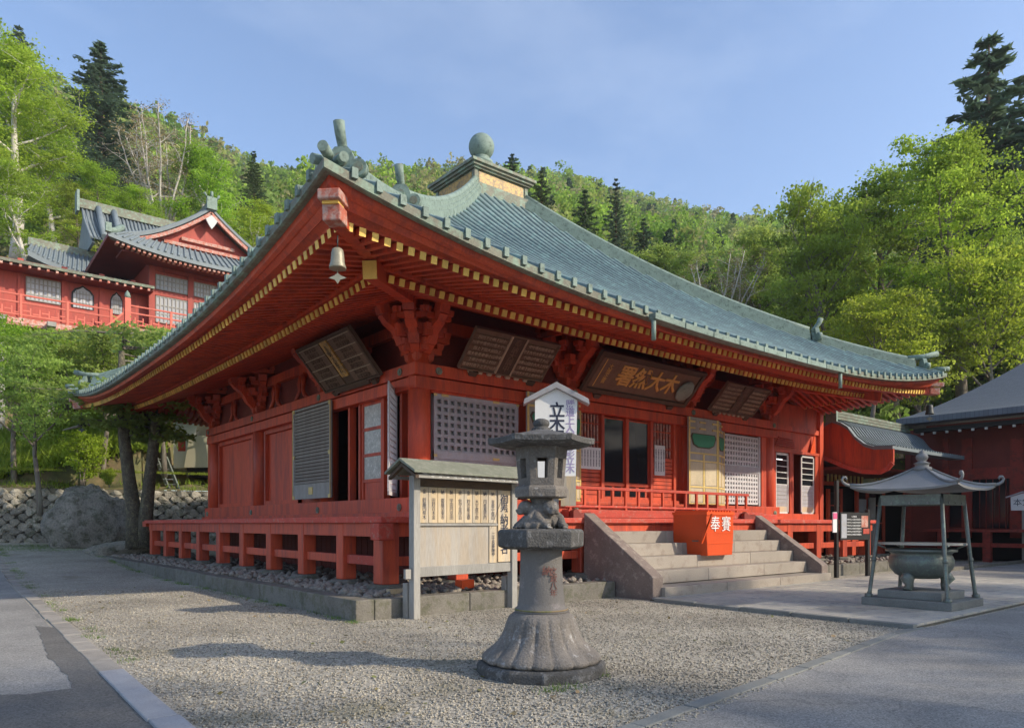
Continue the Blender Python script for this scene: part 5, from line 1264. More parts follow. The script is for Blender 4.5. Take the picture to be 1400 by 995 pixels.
# hipped-gable roof of the block: corner lifted; gable faces -Y
xe0 = on_y(148, 322, YB-2.2).x-UL.x; xe1 = on_y(352, 352, YB-2.2).x-UL.x; ze = on_y(152, 318, YB-2.2).z-UL.z; yE = YB-2.2-UL.y
cxm = on_y(288, 300, YB-.9).x-UL.x; zrg = on_y(288, 284, YB-.9).z-UL.z
half_ = cxm-xe0; xe1 = cxm+half_
zmid = ze-.55
def liftx(x): return zmid+.55*abs((x-cxm)/half_)**2.5
# front skirt roof
yg = YB-.9-UL.y
m = MB(); zsk = zmid+1.05
rows = []
for j in range(6):
    t = j/5; yy = yE+(yg-yE)*t
    rows.append([(cxm+(w*half_)*(1-.16*t), yy, liftx(cxm+w*half_)*(1-t)+(zsk+.2*abs(w)**2)*t) for w in np.linspace(-1, 1, 25)])
m.grid(rows, sm=True); m.grid([rows[0], [(x, y, z-.2) for x, y, z in rows[0]], [(x, y+.5, z-.16) for x, y, z in rows[0]]])
m.build('skirt_roof', 'slate', up, fix=False)
rb = MB()
for i in range(33):
    w = -1+2*i/32; pts = [(rows[j][0][0]+(rows[j][-1][0]-rows[j][0][0])*i/32, rows[j][0][1], 0) for j in range(6)]
    pts = [(p[0], p[1], np.interp(p[0], [q[0] for q in rows[j]], [q[2] for q in rows[j]])+.04) for j, p in enumerate(pts)]
    rb.tube(pts, .07, 6)
tag(rb.build('roof_tiles', 'slate', up), kind='stuff')
# main gable roof with ridge along Y, concave sides down to the left/right eaves
m = MB(); rows = []
NW = 12
def gz_(u): # u 0 ridge ..1 eave
    return zrg-(zrg-zsk-.25)*(1-(1-u)**1.7) if u <= .8 else None
for j in range(NW+1):
    u = j/NW; xg = half_*.84*u; zc = zsk+.15+(zrg-zsk-.15)*(1-u)**1.55
    rows.append((xg, zc))
y0g, y1g = yg-.15, yg+9
for sgn in (-1, 1):
    m.grid([[(cxm+sgn*xg, y0g, zc), (cxm+sgn*xg, y1g, zc)] for xg, zc in rows]); m.grid([[(cxm+sgn*xg, y0g, zc), (cxm+sgn*xg, y0g, zc-.28), (cxm+sgn*xg, y0g+.3, zc-.3)] for xg, zc in rows])
m.build('gable_roof', 'slate', up, fix=False)
rb = MB()
for i in range(24):
    yy = y0g+.2+i*.38
    rb.tube([(cxm-xg, yy, zc+.03) for xg, zc in rows], .08, 6)
tag(rb.build('roof_tiles', 'slate', up), kind='stuff')
m = MB()
for sgn in (-1, 1):
    for (xa, za), (xb, zb2) in zip(rows[:-1], rows[1:]): m.bar((cxm+sgn*xa, y0g+.1, za-.36), (cxm+sgn*xb, y0g+.1, zb2-.36), .2, .26, up=(0, 1, 0) if False else (0, 0, 1))
m.build('barge_board', 'redpink', up)
m = MB(); m.prism([(cxm-xg, zc-.4) for xg, zc in reversed(rows)]+[(cxm+xg, zc-.4) for xg, zc in rows[1:]]+[(cxm, zsk-.1)], 'y', y0g+.7, y0g+.8); m.build('gable_wall', 'redtemple', up)
MB().bar((cxm-1.6, y0g+.6, zsk+.75), (cxm+1.6, y0g+.6, zsk+.75), .18, .2).bar((cxm-2.6, y0g+.6, zsk+.35), (cxm+2.6, y0g+.6, zsk+.35), .18, .2).build('gable_beam', 'redpink', up)
MB().prism([(cxm, zrg-.55), (cxm-.35, zrg-.85), (cxm-.15, zrg-1.2), (cxm, zrg-1.4), (cxm+.15, zrg-1.2), (cxm+.35, zrg-.85)], 'y', y0g-.08, y0g+.02).build('gable_pendant', 'whiteframe', up)
m = MB()
for dz in (0, .16, .32): m.bx(cxm-.26+dz*.3, cxm+.26-dz*.3, y0g, y1g, zrg-.08+dz, zrg+.05+dz)
m.build('roof_ridge', 'brownedge', up)
MB().bx(cxm-.3, cxm+.3, y0g-.18, y0g, zrg-.2, zrg+.55).tube([(cxm-.3, y0g-.1, zrg+.5), (cxm-.45, y0g-.1, zrg+.75)], .07, 8).tube([(cxm+.3, y0g-.1, zrg+.5), (cxm+.45, y0g-.1, zrg+.75)], .07, 8).tube([(cxm, y0g-.1, zrg+.5), (cxm, y0g-.1, zrg+.9)], .09, 8).build('ridge_ornament', 'verdigris', up)
# left side eave of the block (dark underside seen)
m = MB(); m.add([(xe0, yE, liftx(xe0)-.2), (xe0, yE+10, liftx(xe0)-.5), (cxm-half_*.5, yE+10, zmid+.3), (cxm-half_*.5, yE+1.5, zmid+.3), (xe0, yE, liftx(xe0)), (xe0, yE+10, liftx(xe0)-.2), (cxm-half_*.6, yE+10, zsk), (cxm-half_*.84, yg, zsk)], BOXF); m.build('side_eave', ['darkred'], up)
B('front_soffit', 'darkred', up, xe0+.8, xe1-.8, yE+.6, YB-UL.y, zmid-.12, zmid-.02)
for i in range(40): x_ = xe0+.5+i*(xe1-xe0-1)/39; B('rafter_end', 'redpink', up, x_-.07, x_+.07, yE+.12, yE+.6, liftx(x_)-.36, liftx(x_)-.22)
# corner ridges
MB().tube([(xe0, yE, liftx(xe0)+.1), ((xe0+cxm-half_*.84)/2, (yE+yg)/2, (liftx(xe0)+zsk)/2+.15), (cxm-half_*.84, yg, zsk+.4)], [.16, .18, .2], 8).bx(xe0-.15, xe0+.15, yE-.15, yE+.1, liftx(xe0), liftx(xe0)+.5).build('corner_ridge', 'verdigris', up)
# second roof behind left (lower hipped roof and tall main roof)
YC = 38.
lx0 = on_y(38, 330, YC).x-UL.x; lx1 = on_y(200, 330, YC).x-UL.x; lze = on_y(40, 340, YC).z-UL.z; lzt = on_y(60, 322, YC+2).z-UL.z
m = MB(); rows = []
for j in range(6):
    t = j/5; rows.append([(lx0+.5*t+(lx1-lx0)*w, YC-UL.y+3*t, lze-.9*(1-(1-w)**3)*(1-t)-(0)*t+1.35*t**1.2-.1) for w in np.linspace(0, 1, 16)])
m.grid(rows, sm=True); m.grid([rows[0], [(x, y, z-.3) for x, y, z in rows[0]], [(x, y+1, z-.35) for x, y, z in rows[0]]]); m.build('rear_hall_roof', 'slate', up, fix=False)
rb = MB()
for i in range(26):
    w = i/25; rb.tube([(lx0+.5*t+(lx1-lx0)*w, YC-UL.y+3*t, lze-.9*(1-(1-w)**3)*(1-t)+1.35*t**1.2-.05) for t in np.linspace(0, 1, 5)], .07, 6)
tag(rb.build('roof_tiles', 'slate', up), kind='stuff')
MB().bar((lx0+.3, YC+3-UL.y, lze+1.4), (lx1, YC+3-UL.y, lze+1.3), .4, .5).build('roof_ridge', 'brownedge', up)
B('rear_hall_wall', 'redtemple', up, lx0+1.2, lx1, YC+1.2-UL.y, YC+1.4-UL.y, lze-4, lze-.3)
B('green_frieze', 'green', up, lx0+1.6, lx1, YC+1.05-UL.y, YC+1.2-UL.y, lze-1.3, lze-.75)
MB().bar((lx0+2., YC-UL.y+.4, lze-1.4), (lx0+3.6, YC-UL.y+.9, lze-.9), .4, .35).build('carved_bracket', 'brownedge', up)
# tall roof further behind
YD = 42.
tx0 = on_y(112, 300, YD).x-UL.x; tx1 = on_y(262, 310, YD).x-UL.x; tzt = on_y(112, 284, YD).z-UL.z; tzb = on_y(112, 325, YD-3).z-UL.z
m = MB(); rows = [[(tx0+(tx1-tx0)*w, YD-UL.y-3.4*t, tzt-(tzt-tzb)*t**.8-.0*w) for w in np.linspace(0, 1, 8)] for t in np.linspace(0, 1, 6)]
m.grid(rows); m.build('tall_roof', 'slate', up, fix=False)
rb = MB()
for i in range(30):
    x_ = tx0+(tx1-tx0)*i/29; rb.tube([(x_, YD-UL.y-3.4*t, tzt-(tzt-tzb)*t**.8+.04) for t in np.linspace(0, 1, 5)], .08, 6)
tag(rb.build('roof_tiles', 'slate', up), kind='stuff')
MB().bx(tx0-.2, tx1, YD-UL.y-.3, YD-UL.y+.3, tzt-.1, tzt+.5).build('roof_ridge', 'brownedge', up); MB().bx(tx0-.35, tx0-.2, YD-UL.y-.45, YD-UL.y+.45, tzt-.4, tzt+1.0).build('ridge_ornament', 'verdigris', up)
MB().prism([(YD-UL.y-3.2, tzb-.2), (YD-UL.y, tzt-.1), (YD-UL.y+3.2, tzb-.2)], 'x', tx0+.1, tx0+.25).build('gable_wall', 'slate', up)
for q in (.35, .7): MB().tube([(tx0+.9*q*3, YD-UL.y-.2, tzt+.15), (tx0+.9*q*3-.2, YD-UL.y-3.5, tzb+.2)], .2, 8).build('descending_ridge', 'slate', up)

# ================================================================== retaining wall, bank, boulder
def tz(x, y):
    """slope behind the wall"""
    # distance beyond the wall line
    return 0
w0 = at_d(-60, 740, 31.5); w1 = at_d(300, 740, 36.)
wd = Vector((w1.x-w0.x, w1.y-w0.y, 0)); WLn = wd.length; wd.normalize(); wn_ = Vector((-wd.y, wd.x, 0))
if wn_.dot(Vector((_F[0], _F[1], 0))) < 0: wn_ = -wn_
rw = thing('retaining_wall', 'old stone retaining wall of diagonal blocks below the wooded bank', 'wall', (w0.x, w0.y, .5), math.atan2(wd.y, wd.x))
WH = 2.75
MB().add([(-8, 0, -.8), (WLn+8, 0, -.8), (WLn+8, .5, WH), (-8, .5, WH), (-8, 1.2, -.8), (WLn+8, 1.2, -.8), (WLn+8, 1.2, WH), (-8, 1.2, WH)], [(0, 1, 2, 3), (5, 4, 7, 6), (3, 2, 6, 7), (0, 3, 7, 4), (1, 5, 6, 2)]).build('wall_core', 'mortar', rw)
def stone_me(sz):
    m = MB(); k = 7; p = []
    for i in range(k):
        a_ = 2*math.pi*i/k+random.uniform(-.12, .12); r_ = sz*.60*random.uniform(.86, 1.08)/max(abs(math.cos(a_))**1.0+abs(math.sin(a_))**1.0, .01)*1.16; p.append((r_*math.cos(a_), r_*math.sin(a_)))
    vs = [(a_, .08, b_) for a_, b_ in p]+[(a_*.97, -.05-random.uniform(0, .03), b_*.97) for a_, b_ in p]+[(a_*.74+random.uniform(-.02, .02), -.13-random.uniform(0, .06), b_*.74+random.uniform(-.02, .02)) for a_, b_ in p]+[(random.uniform(-.04, .04), -.17-random.uniform(-.03, .05), random.uniform(-.04, .04))]
    fs = []
    for i in range(k):
        j = (i+1) % k; fs += [(i, j, j+k, i+k), (i+k, j+k, j+2*k, i+2*k), (i+2*k, j+2*k, 3*k)]
    return m.add(vs, fs).mesh('stone', 'rock')
sm_ = [stone_me(.40) for _ in range(7)]
sp = .42; nst = 0
for r_ in range(13):
    for c_ in range(int(WLn/sp*.75)+2):
        x_ = -1+c_*sp*1.36+(r_ % 2)*sp*.68; z_ = .05+r_*.225
        if z_ > WH-.1 or x_ > WLn+1 or nst >= 300: continue
        dep = .5*(z_+.8)/(WH+.8)
        inst('stone', sm_[(r_*5+c_*3) % 7], rw, (x_+random.uniform(-.03, .03), dep-.02+random.uniform(-.03, .02), z_), (random.uniform(-.16, .16), random.uniform(-.3, .3), random.uniform(-.14, .14)), (1.22+random.uniform(-.12, .14), random.uniform(.8, 1.4), 1.06+random.uniform(-.1, .12))); nst += 1
def blob(name, c, r, mat, amp=.14, fr=1.2, parent=None, n=28):
    from mathutils import noise
    m = MB(); pr_ = []
    for i in range(n//2+1):
        th = math.pi*i/(n//2); pr_.append((max(math.sin(th), .01), -math.cos(th)))
    m.lathe(pr_, n); out = []
    for v in m.v:
        d = Vector(v); k_ = 1+amp*noise.noise(d*fr+Vector(c))+amp*.45*noise.noise(d*fr*3+Vector(c))+amp*.2*noise.noise(d*fr*7)
        out.append((d.x*r[0]*k_, d.y*r[1]*k_, d.z*r[2]*k_))
    m.v = out; return m.build(name, mat, parent, c)
bo = at_d(126, 735, 31.8); tag(blob('boulder', (bo.x, bo.y, 1.35), (1.7, 1.0, 1.95), 'boulder', .27, fr=1.3, n=64), 'huge grey boulder set into the foot of the retaining wall', 'boulder')
bo2 = at_d(190, 742, 29.5)
tag(blob('rock', (bo2.x, bo2.y, .55), (1.9, .7, .45), 'rock', .3, n=32), 'long low rock lying at the foot of the twin-trunked tree', 'rock')

# ---- hillside terrain, a real slope beyond the wall and round the court
SKY = [(-700, 60), (0, 125), (120, 160), (200, 184), (260, 207), (330, 245), (400, 254), (500, 264), (600, 268), (700, 266), (760, 262), (840, 288), (960, 314), (1090, 327), (1250, 340), (1500, 350), (1900, 400), (2600, 480)]
def ridge_el(px): return np.interp(px, [p[0] for p in SKY], [(HOR-p[1])/FPX for p in SKY])
def ridge_D(px): return np.interp(px, [-700, 0, 250, 400, 700, 1100, 1900], [190, 205, 235, 330, 400, 430, 430])
def base_D(px): return np.interp(px, [-700, 0, 195, 245, 420, 700, 1100, 1250, 1900], [33, 33.5, 36, 45, 45, 46, 46, 46, 46])
def base_z(px): return np.interp(px, [-700, 0, 330, 420, 700, 1250, 1900], [3.25, 3.25, 3.25, 2, .6, .4, .3])
from mathutils import noise as mnoise
def terrain(px, u):
    """px: bearing, u: 0 foot of slope .. 1 ridge .. 1.4 beyond; returns world point"""
    b, rD = base_D(px), ridge_D(px); d = b+(rD-b)*u**1.25
    zr = CAM[2]+ridge_el(px)*rD; zb0 = base_z(px)
    if u <= 1:
        z = zb0+(zr-zb0)*(.30*u+.70*u**1.15)
        k2 = min(1, max(0, (440-px)/100.))      # the terrace that carries the upper temple
        if k2 > 0: z = z*(1-k2)+k2*float(np.interp(d, [33, 40, 46, 53, 62, 62+(rD-62)*.5, rD], [zb0, zb0+4.5, zb0+8.2, zb0+9.6, zb0+13, zb0+13+(zr-zb0-13)*.45, zr]))
    else: z = zr-(u-1)*120
    p = at_d(px, HOR, d)
    k_ = min(1, max(0, u-.1)*3)*min(1, max(0, 1.02-u)*8)
    z += k_*(7*mnoise.noise(Vector((p.x*.012, p.y*.012, 0)))+3*mnoise.noise(Vector((p.x*.05, p.y*.05, 3))))
    return Vector((p.x, p.y, z))
pxs = np.linspace(-620, 1900, 150); us = [0, .004, .01, .02, .035, .055, .08, .11, .15, .2, .26, .32, .39, .46, .54, .62, .7, .78, .86, .93, 1, 1.08, 1.2, 1.4]
m = MB(); m.grid([[terrain(px, 0)-Vector((0, 0, 5)) for px in pxs]]+[[terrain(px, u) for px in pxs] for u in us], sm=True)
tag(m.build('hillside', 'hillsoil', fix=False), kind='structure')
# bank of bare soil and moss right above the wall
m = MB(); rows = []
for j in range(9):
    t = j/8*1.35; rr = []
    for i in range(41):
        x_ = -8+(WLn+16)*i/40; P0 = w0+wd*x_+wn_*(.6+t*7.5); n_ = mnoise.noise(Vector((P0.x*.4, P0.y*.4, 1)))
        fl_ = max(.35, min(1, (WLn*.62-x_)/3.)); rr.append((P0.x, P0.y, .5+WH+.02+(t*1.9+t*t*2.6)*fl_+.35*n_*min(1, t*4)))
    rows.append(rr)
m.grid(rows, sm=True); tag(m.build('bank', 'soil', fix=False), kind='structure')
# cream building fragment and metal stairs behind the hall corner
ch = at_d(266, 640, 39.)
cb = thing('cream_building', 'cream and white building partly seen behind the rear corner of the hall', 'building', (ch.x, ch.y, ch.z), -YAW)
MB().prism([(-1.0, .0), (-.3, 0), (.35, 2.6), (-1.0, 2.6)], 'y', -.3, 3).build('white_wall', 'white', cb)
MB().prism([(-.3, .0), (3.2, .0), (3.2, 1.7), (.0, 1.7)], 'y', -.6, 3).build('cream_wall', 'cream', cb)
MB().bx(-.2, 3.2, -.5, 3, -.5, 0).build('dark_base', 'dark', cb); MB().bx(-1, 3.2, -.7, 3, 2.6, 2.8).build('roof_edge', 'greywood', cb)
MB().bx(-.75, -.35, -.33, -.3, .9, 1.6).build('window', 'redworn', cb)
ms = at_d(232, 657, 37.); mt_ = thing('metal_steps', 'narrow grey metal steps leaning on the mossy bank', 'steps', ms, -YAW)
MB().bar((-.7, 0, 1.2), (.4, -.6, -.9), .08, .2).bar((-.2, 0, 1.2), (.9, -.6, -.9), .08, .2).build('stringer', 'bronze', mt_)
for i in range(8): t = i/8; MB().bar((-.7+1.1*t, -.6*t, 1.1-2.1*t), (-.2+1.1*t, -.6*t, 1.1-2.1*t), .2, .03).build('tread', 'granite', mt_)

# ================================================================== vegetation
def cards(pts, size, nrm_bias=.5, aspect=1.6, up_bias=0.):
    """n small leaf faces at points pts (n,3) -> verts, quads"""
    n = len(pts); a = RNG.normal(size=(n, 3)); a /= np.linalg.norm(a, axis=1)[:, None]
    b = RNG.normal(size=(n, 3)); b[:, 2] += 0; 
    if up_bias: a[:, 2] *= (1-up_bias); a /= np.linalg.norm(a, axis=1)[:, None]; b[:, 2] *= (1-up_bias)
    b -= a*(a*b).sum(1)[:, None]; b /= np.linalg.norm(b, axis=1)[:, None]
    s = size*RNG.uniform(.6, 1.3, n); A = a*(s*aspect*.5)[:, None]; Bv = b*(s*.5)[:, None]
    v = np.stack([pts-A, pts+Bv, pts+A, pts-Bv], 1).reshape(-1, 3)
    F = np.arange(4*n).reshape(-1, 4); return v, F
def leafmesh(name, v, F, mat):
    o = quick(name, v, F, mat, None, None); me = o.data; bpy.data.objects.remove(o); return me
def branch_pts(p0, d0, L_, n, bend, rnd):
    pts = [Vector(p0)]; d = Vector(d0).normalized()
    for i in range(n):
        d = (d+Vector((rnd.gauss(0, bend), rnd.gauss(0, bend), rnd.gauss(0, bend)*.6+.03))).normalized(); pts.append(pts[-1]+d*L_/n)
    return pts
def broadleaf_proto(seed, H=10., R=3.5, trunk_h=.35, n_leaf=9000, leaf=.22, multi=1, thick=1., lean=0., flat=.25, dens=1., top=1.):
    """trunk+limb mesh and leaf mesh of a deciduous tree, height H, crown radius R"""
    rnd = random.Random(seed); tr = MB(); tips = []
    for q in range(multi):
        a = rnd.uniform(0, 6.28); base = Vector((.25*math.cos(a), .25*math.sin(a), -.6)) if multi > 1 else Vector((0, 0, -.6))
        d = Vector((math.cos(a)*(.22 if multi > 1 else .04)+lean, math.sin(a)*(.22 if multi > 1 else .04), 1))
        pts = branch_pts(base, d, H*.86+.6, 9, .06, rnd); r0 = H*.020*(1 if multi == 1 else .75)*thick
        tr.tube(pts, [r0*(1-i/9.6)**.9+.012 for i in range(10)], 8)
        for i in range(16 if multi == 1 else 9):
            t = trunk_h+(1-trunk_h)*(i+.5)/(16 if multi == 1 else 9); k_ = t*9; j = min(8, int(k_)); p = pts[j].lerp(pts[j+1], k_-j)
            a2 = i*2.4+rnd.uniform(-.4, .4); el = rnd.uniform(.25, .8)+t*.5
            prof_ = math.sin(math.pi*min(1, (t-trunk_h*.6)/(1-trunk_h*.6)*.85+.12))
            bl = R*(.45+.65*prof_)*rnd.uniform(.75, 1.1)*(.7 if multi > 1 else 1)
            bp_ = branch_pts(p, (math.cos(a2)*math.cos(el), math.sin(a2)*math.cos(el), math.sin(el)), bl, 5, .13, rnd)
            rb_ = max(.02, r0*(1-t)*.55+.02); tr.tube(bp_, [rb_*(1-.17*u) for u in range(6)], 5, caps=False)
            for u in (2, 3, 4, 5):
                tips.append((bp_[u], .55+.1*u))
                for s_ in range(2):
                    sb = branch_pts(bp_[u], (rnd.gauss(0, 1), rnd.gauss(0, 1), rnd.uniform(0, .7)), bl*.38, 3, .2, rnd); tr.tube(sb, [.018, .014, .01, .006], 3, caps=False); tips.append((sb[-1], 1)); tips.append((sb[1], .8))
        tips.append((pts[-1], .8))
    # clumps of leaves round the twig ends
    T = np.array([tuple(t[0]) for t in tips]); m = len(T); k = max(3, int(n_leaf/m))
    cs = R*.105
    T = T[np.random.default_rng(seed).random(m) < .72]; m = len(T)
    off = RNG.normal(size=(m, k, 3))*np.array([cs, cs, cs*flat*1.6])*RNG.uniform(.55, 1.35, (m, 1, 1))
    P = (T[:, None]+off).reshape(-1, 3)
    v, F = cards(P, leaf)
    return tr.mesh('trunk', 'bark'), v, F
def conifer_proto(seed, H=16., R=3.4, base=.12, mat_seed=0, droop=-.12, n_whorl=27, leaf=.13, open_=.0):
    rnd = random.Random(seed); tr = MB(); P = []; 
    tr.tube([(0, 0, -.8), (0, 0, H*.5), (0, 0, H)], [H*.016+.03, H*.009+.03, .02], 8)
    for w in range(n_whorl):
        t = min(1., base+(1-base)*w/(n_whorl-1)); z = H*t; L_ = R*(1-t)**.72*rnd.uniform(.75, 1.1)+.25
        if rnd.random() < open_: L_ *= .5
        nb = 6 if t < .85 else 4
        for b_ in range(nb):
            a = 2*math.pi*(b_+rnd.random()*.6)/nb+w*1.1; l = L_*rnd.uniform(.65, 1.1); dirv = Vector((math.cos(a), math.sin(a), droop+t*.35))
            pts = [Vector((0, 0, z))+dirv*l*s-Vector((0, 0, .10*l*s*s-.0)) +Vector((0,0,.12*l*s**3)) for s in (0, .35, .7, 1)]
            tr.tube(pts, [.05*(1-t)+.02, .035*(1-t)+.012, .015, .006], 4, caps=False)
            n = int(14+l*32)
            s = RNG.uniform(.12, 1.02, n); c = np.array([tuple(pts[0].lerp(pts[-1], float(x))) for x in s]); c[:, 2] -= .10*l*(s*s-s)
            side = np.array([-math.sin(a), math.cos(a), 0]); wdt = .24*l*(1-s*.8)+.05
            c += side[None]*(RNG.uniform(-1, 1, n)*wdt)[:, None]; c[:, 2] += RNG.normal(size=n)*.035-.02-.14*RNG.random(n)**3
            P.append(c)
    P = np.concatenate(P); v, F = cards(P, leaf, aspect=3.2, up_bias=.6)
    return tr.mesh('trunk', 'barkred'), v, F
PROTO = {}; HT = {}
def proto(key, fn, leafmat, trunkmat):
    if key not in PROTO:
        tm, v, F = fn(); PROTO[key] = (tm, v, F); HT[key] = float(np.percentile(v[:, 2], 99.7))
    tm, v, F = PROTO[key]; k2 = (key, leafmat, trunkmat)
    if k2 not in PROTO:
        tmm = tm.copy(); tmm.materials.clear(); tmm.materials.append(M[trunkmat]); PROTO[k2] = (tmm, leafmesh('crown', v, F, leafmat))
    return PROTO[k2]
def tree(kind, name, label, cat, loc, H, leafmat, trunkmat, rz=None, group=None, rs=1., sparse=None):
    fn, h0 = KINDS[kind]; tmm, lm = proto(kind, fn, leafmat, trunkmat); h0 = HT[kind]
    t = thing(name, label, cat, loc, random.uniform(0, 6.28) if rz is None else rz, group); s = H/h0; t.scale = (s*rs, s*rs, s)
    inst('trunk', tmm, t, (0, 0, 0)); inst('crown', lm, t, (0, 0, 0)); return t
KINDS = {
 'oval': (lambda: broadleaf_proto(11, 10, 2.7, .22, 26000, .095, flat=.2), 10),
 'wide': (lambda: broadleaf_proto(12, 10, 3.4, .22, 24000, .095, flat=.15), 10),
 'tall': (lambda: broadleaf_proto(13, 14, 3.4, .25, 42000, .09, flat=.15), 14),
 'maple': (lambda: broadleaf_proto(14, 8, 3.6, .40, 17000, .10, flat=.10), 8),
 'multi': (lambda: broadleaf_proto(15, 10, 4.6, .28, 12000, .20, multi=4), 10),
 'bare': (lambda: broadleaf_proto(16, 12, 2.6, .25, 9000, .085, multi=10, thick=.5), 12),
 'bush': (lambda: broadleaf_proto(17, 3, 2.0, .1, 8000, .13, multi=4, flat=.3), 3),
 'fir': (lambda: conifer_proto(21, 18, 4.0, .10, open_=.2), 18),
 'pine': (lambda: conifer_proto(22, 18, 4.6, .25, n_whorl=18, open_=.3, droop=.0), 18),
 'spruce': (lambda: conifer_proto(23, 16, 3.2, .06, n_whorl=21), 16)}
def tree_at(kind, name, label, cat, px, ytop, ybase, d, leafmat, trunkmat, group=None, rs=1., rz=None, yoff=0):
    b = at_d(px, ybase, d); top = at_d(px, ytop, d); H = top.z-b.z
    return tree(kind, name, label, cat, b, H, leafmat, trunkmat, rz, group, rs)
T = tree_at
# on the left slope, above and around the upper temple
T('fir', 'fir_tree', 'big dark fir towering behind the birches left of the mountain skyline', 'tree', 138, 62, 300, 78, 'needle', 'barkred', rs=1.9)
T('pine', 'fir_tree', 'dark fir top at the far left edge of the skyline', 'tree', 25, 38, 260, 84, 'needle', 'barkred', rs=1.3)
T('fir', 'fir_tree', 'small dark fir standing above the right gable of the upper temple', 'tree', 347, 208, 318, 70, 'needle2', 'barkred', rs=1.3)
T('tall', 'birch_tree', 'bright green birch with a pale leaning trunk at the far left', 'tree', 20, 70, 350, 58, 'leaf_bright', 'barkpale', rs=1.3)
T('wide', 'broadleaf_tree', 'bright green tree left of the big fir on the upper slope', 'tree', 75, 150, 330, 62, 'leaf_bright', 'barkpale', rs=1.1)
T('bare', 'bare_birch', 'pale many-stemmed birch with brown half-bare twigs above the upper temple', 'tree', 225, 165, 312, 60, 'twig', 'barkpale', rs=1.35)
T('oval', 'broadleaf_tree', 'yellow-green rounded tree right of the bare birch', 'tree', 292, 195, 350, 60, 'leaf_bright', 'barkpale', rs=1.25)
T('oval', 'broadleaf_tree', 'mid green tree between the big fir and the bare birch', 'tree', 150, 235, 330, 56, 'leaf_bright', 'bark', rs=1.4)
T('wide', 'broadleaf_tree', 'green tree behind the left end of the upper gallery roof', 'tree', 40, 225, 385, 52, 'leaf_bright', 'barkpale', rs=1.1)
T('wide', 'broadleaf_tree', 'green tree rising right behind the tall roof of the upper temple', 'tree', 110, 260, 370, 55, 'leaf_mid', 'bark', rs=1.1)
T('oval', 'broadleaf_tree', 'light green tree growing behind the gable of the upper temple', 'tree', 330, 275, 400, 54, 'leaf_bright', 'barkpale', rs=1.2)
T('wide', 'broadleaf_tree', 'green tree behind the ridge between the two upper roofs', 'tree', 205, 262, 360, 58, 'leaf_bright', 'bark', rs=1.2)
# bank in front of the upper temple
T('maple', 'maple_tree', 'bright yellow-green maple at the left edge below the gallery railing', 'tree', 20, 434, 655, 33.5, 'leaf_bright', 'bark', rs=1.0)
T('maple', 'maple_tree', 'soft green maple in front of the left end of the retaining bank', 'tree', 55, 468, 690, 31.0, 'leaf_soft', 'bark', rs=.95)
T('maple', 'hemlock_tree', 'soft green feathery tree below the middle of the upper railing', 'tree', 140, 450, 640, 34.5, 'leaf_soft', 'bark', rs=1.1)
T('maple', 'hemlock_tree', 'feathery green tree below the newel post of the upper temple', 'tree', 225, 456, 640, 36., 'leaf_soft', 'bark', rs=1.1)
T('maple', 'hemlock_tree', 'feathery green tree touching the left eave of the main hall', 'tree', 300, 466, 640, 38., 'leaf_soft', 'bark', rs=1.05)
T('bush', 'shrub', 'bright green rounded shrub on the bank above the boulder', 'shrub', 112, 590, 652, 33.5, 'leaf_yellow', 'bark', rs=.9)
T('bush', 'shrub', 'small dark green shrub on the soil bank left of the trunks', 'shrub', 150, 640, 662, 33.5, 'leaf_mid', 'bark')
for px_s, yt, lab in ((25, 445, 'soft green thicket under the left end of the gallery deck'), (85, 450, 'soft green thicket under the gallery windows'), (125, 452, 'soft green thicket under the arched window of the gallery'), (172, 455, 'soft green thicket under the newel post'), (238, 455, 'soft green thicket under the right deck of the upper temple'), (290, 462, 'soft green thicket against the left eave of the main hall')):
    T('bush', 'thicket', lab, 'shrub', px_s, yt, yt+95, 40, 'leaf_bright' if px_s < 100 else 'leaf_soft', 'bark', rs=1.15)
# twin trunked tree in front of the wall
tb = at_d(188, 742, 28.5); tw = thing('twin_trunk_tree', 'twin-trunked conifer with layered feathery branches beside the boulder', 'tree', (tb.x, tb.y, gz(tb.x, tb.y)))
def ptl(px, y, d=28.5): q = at_d(px, y, d); return Vector((q.x-tb.x, q.y-tb.y, q.z-gz(tb.x, tb.y)))
MB().tube([ptl(188, 748), ptl(183, 700), ptl(176, 650), ptl(170, 600), ptl(168, 560), ptl(167, 520), ptl(166, 480)], [.44, .29, .24, .22, .2, .17, .1], 12).build('trunk', 'barkdark', tw)
MB().tube([ptl(196, 748), ptl(200, 700), ptl(204, 660), ptl(211, 600), ptl(215, 550), ptl(214, 510)], [.36, .26, .23, .2, .17, .1], 12).build('trunk', 'barkdark', tw)
Pp = []; rnd = random.Random(9)
br = MB()
for i in range(52):
    src = rnd.choice(((168, rnd.uniform(455, 600)), (168, rnd.uniform(530, 600)), (213, rnd.uniform(490, 600)))); p = ptl(*src); a = rnd.uniform(0, 6.28); l = rnd.uniform(1.4, 3.3)*(1.0 if src[1] < 570 else .8)
    e = p+Vector((math.cos(a)*l, math.sin(a)*l, rnd.uniform(-.35, .35))); br.tube([p, p.lerp(e, .5)+Vector((0, 0, .15)), e], [.05, .03, .01], 4, caps=False)
    n = 150; s = RNG.uniform(.25, 1.05, n); c = np.array(p)[None]*(1-s)[:, None]+np.array(e)[None]*s[:, None]; sd = np.array([-math.sin(a), math.cos(a), 0])
    c += sd*(RNG.uniform(-1, 1, n)*(.75-.4*s))[:, None]; c[:, 2] += RNG.normal(size=n)*.09; Pp.append(c)
MB().tube([ptl(168, 575), ptl(140, 578), ptl(105, 583), ptl(85, 588)], [.09, .07, .05, .02], 6).build('limb', 'bark', tw)
br.build('limb', 'bark', tw)
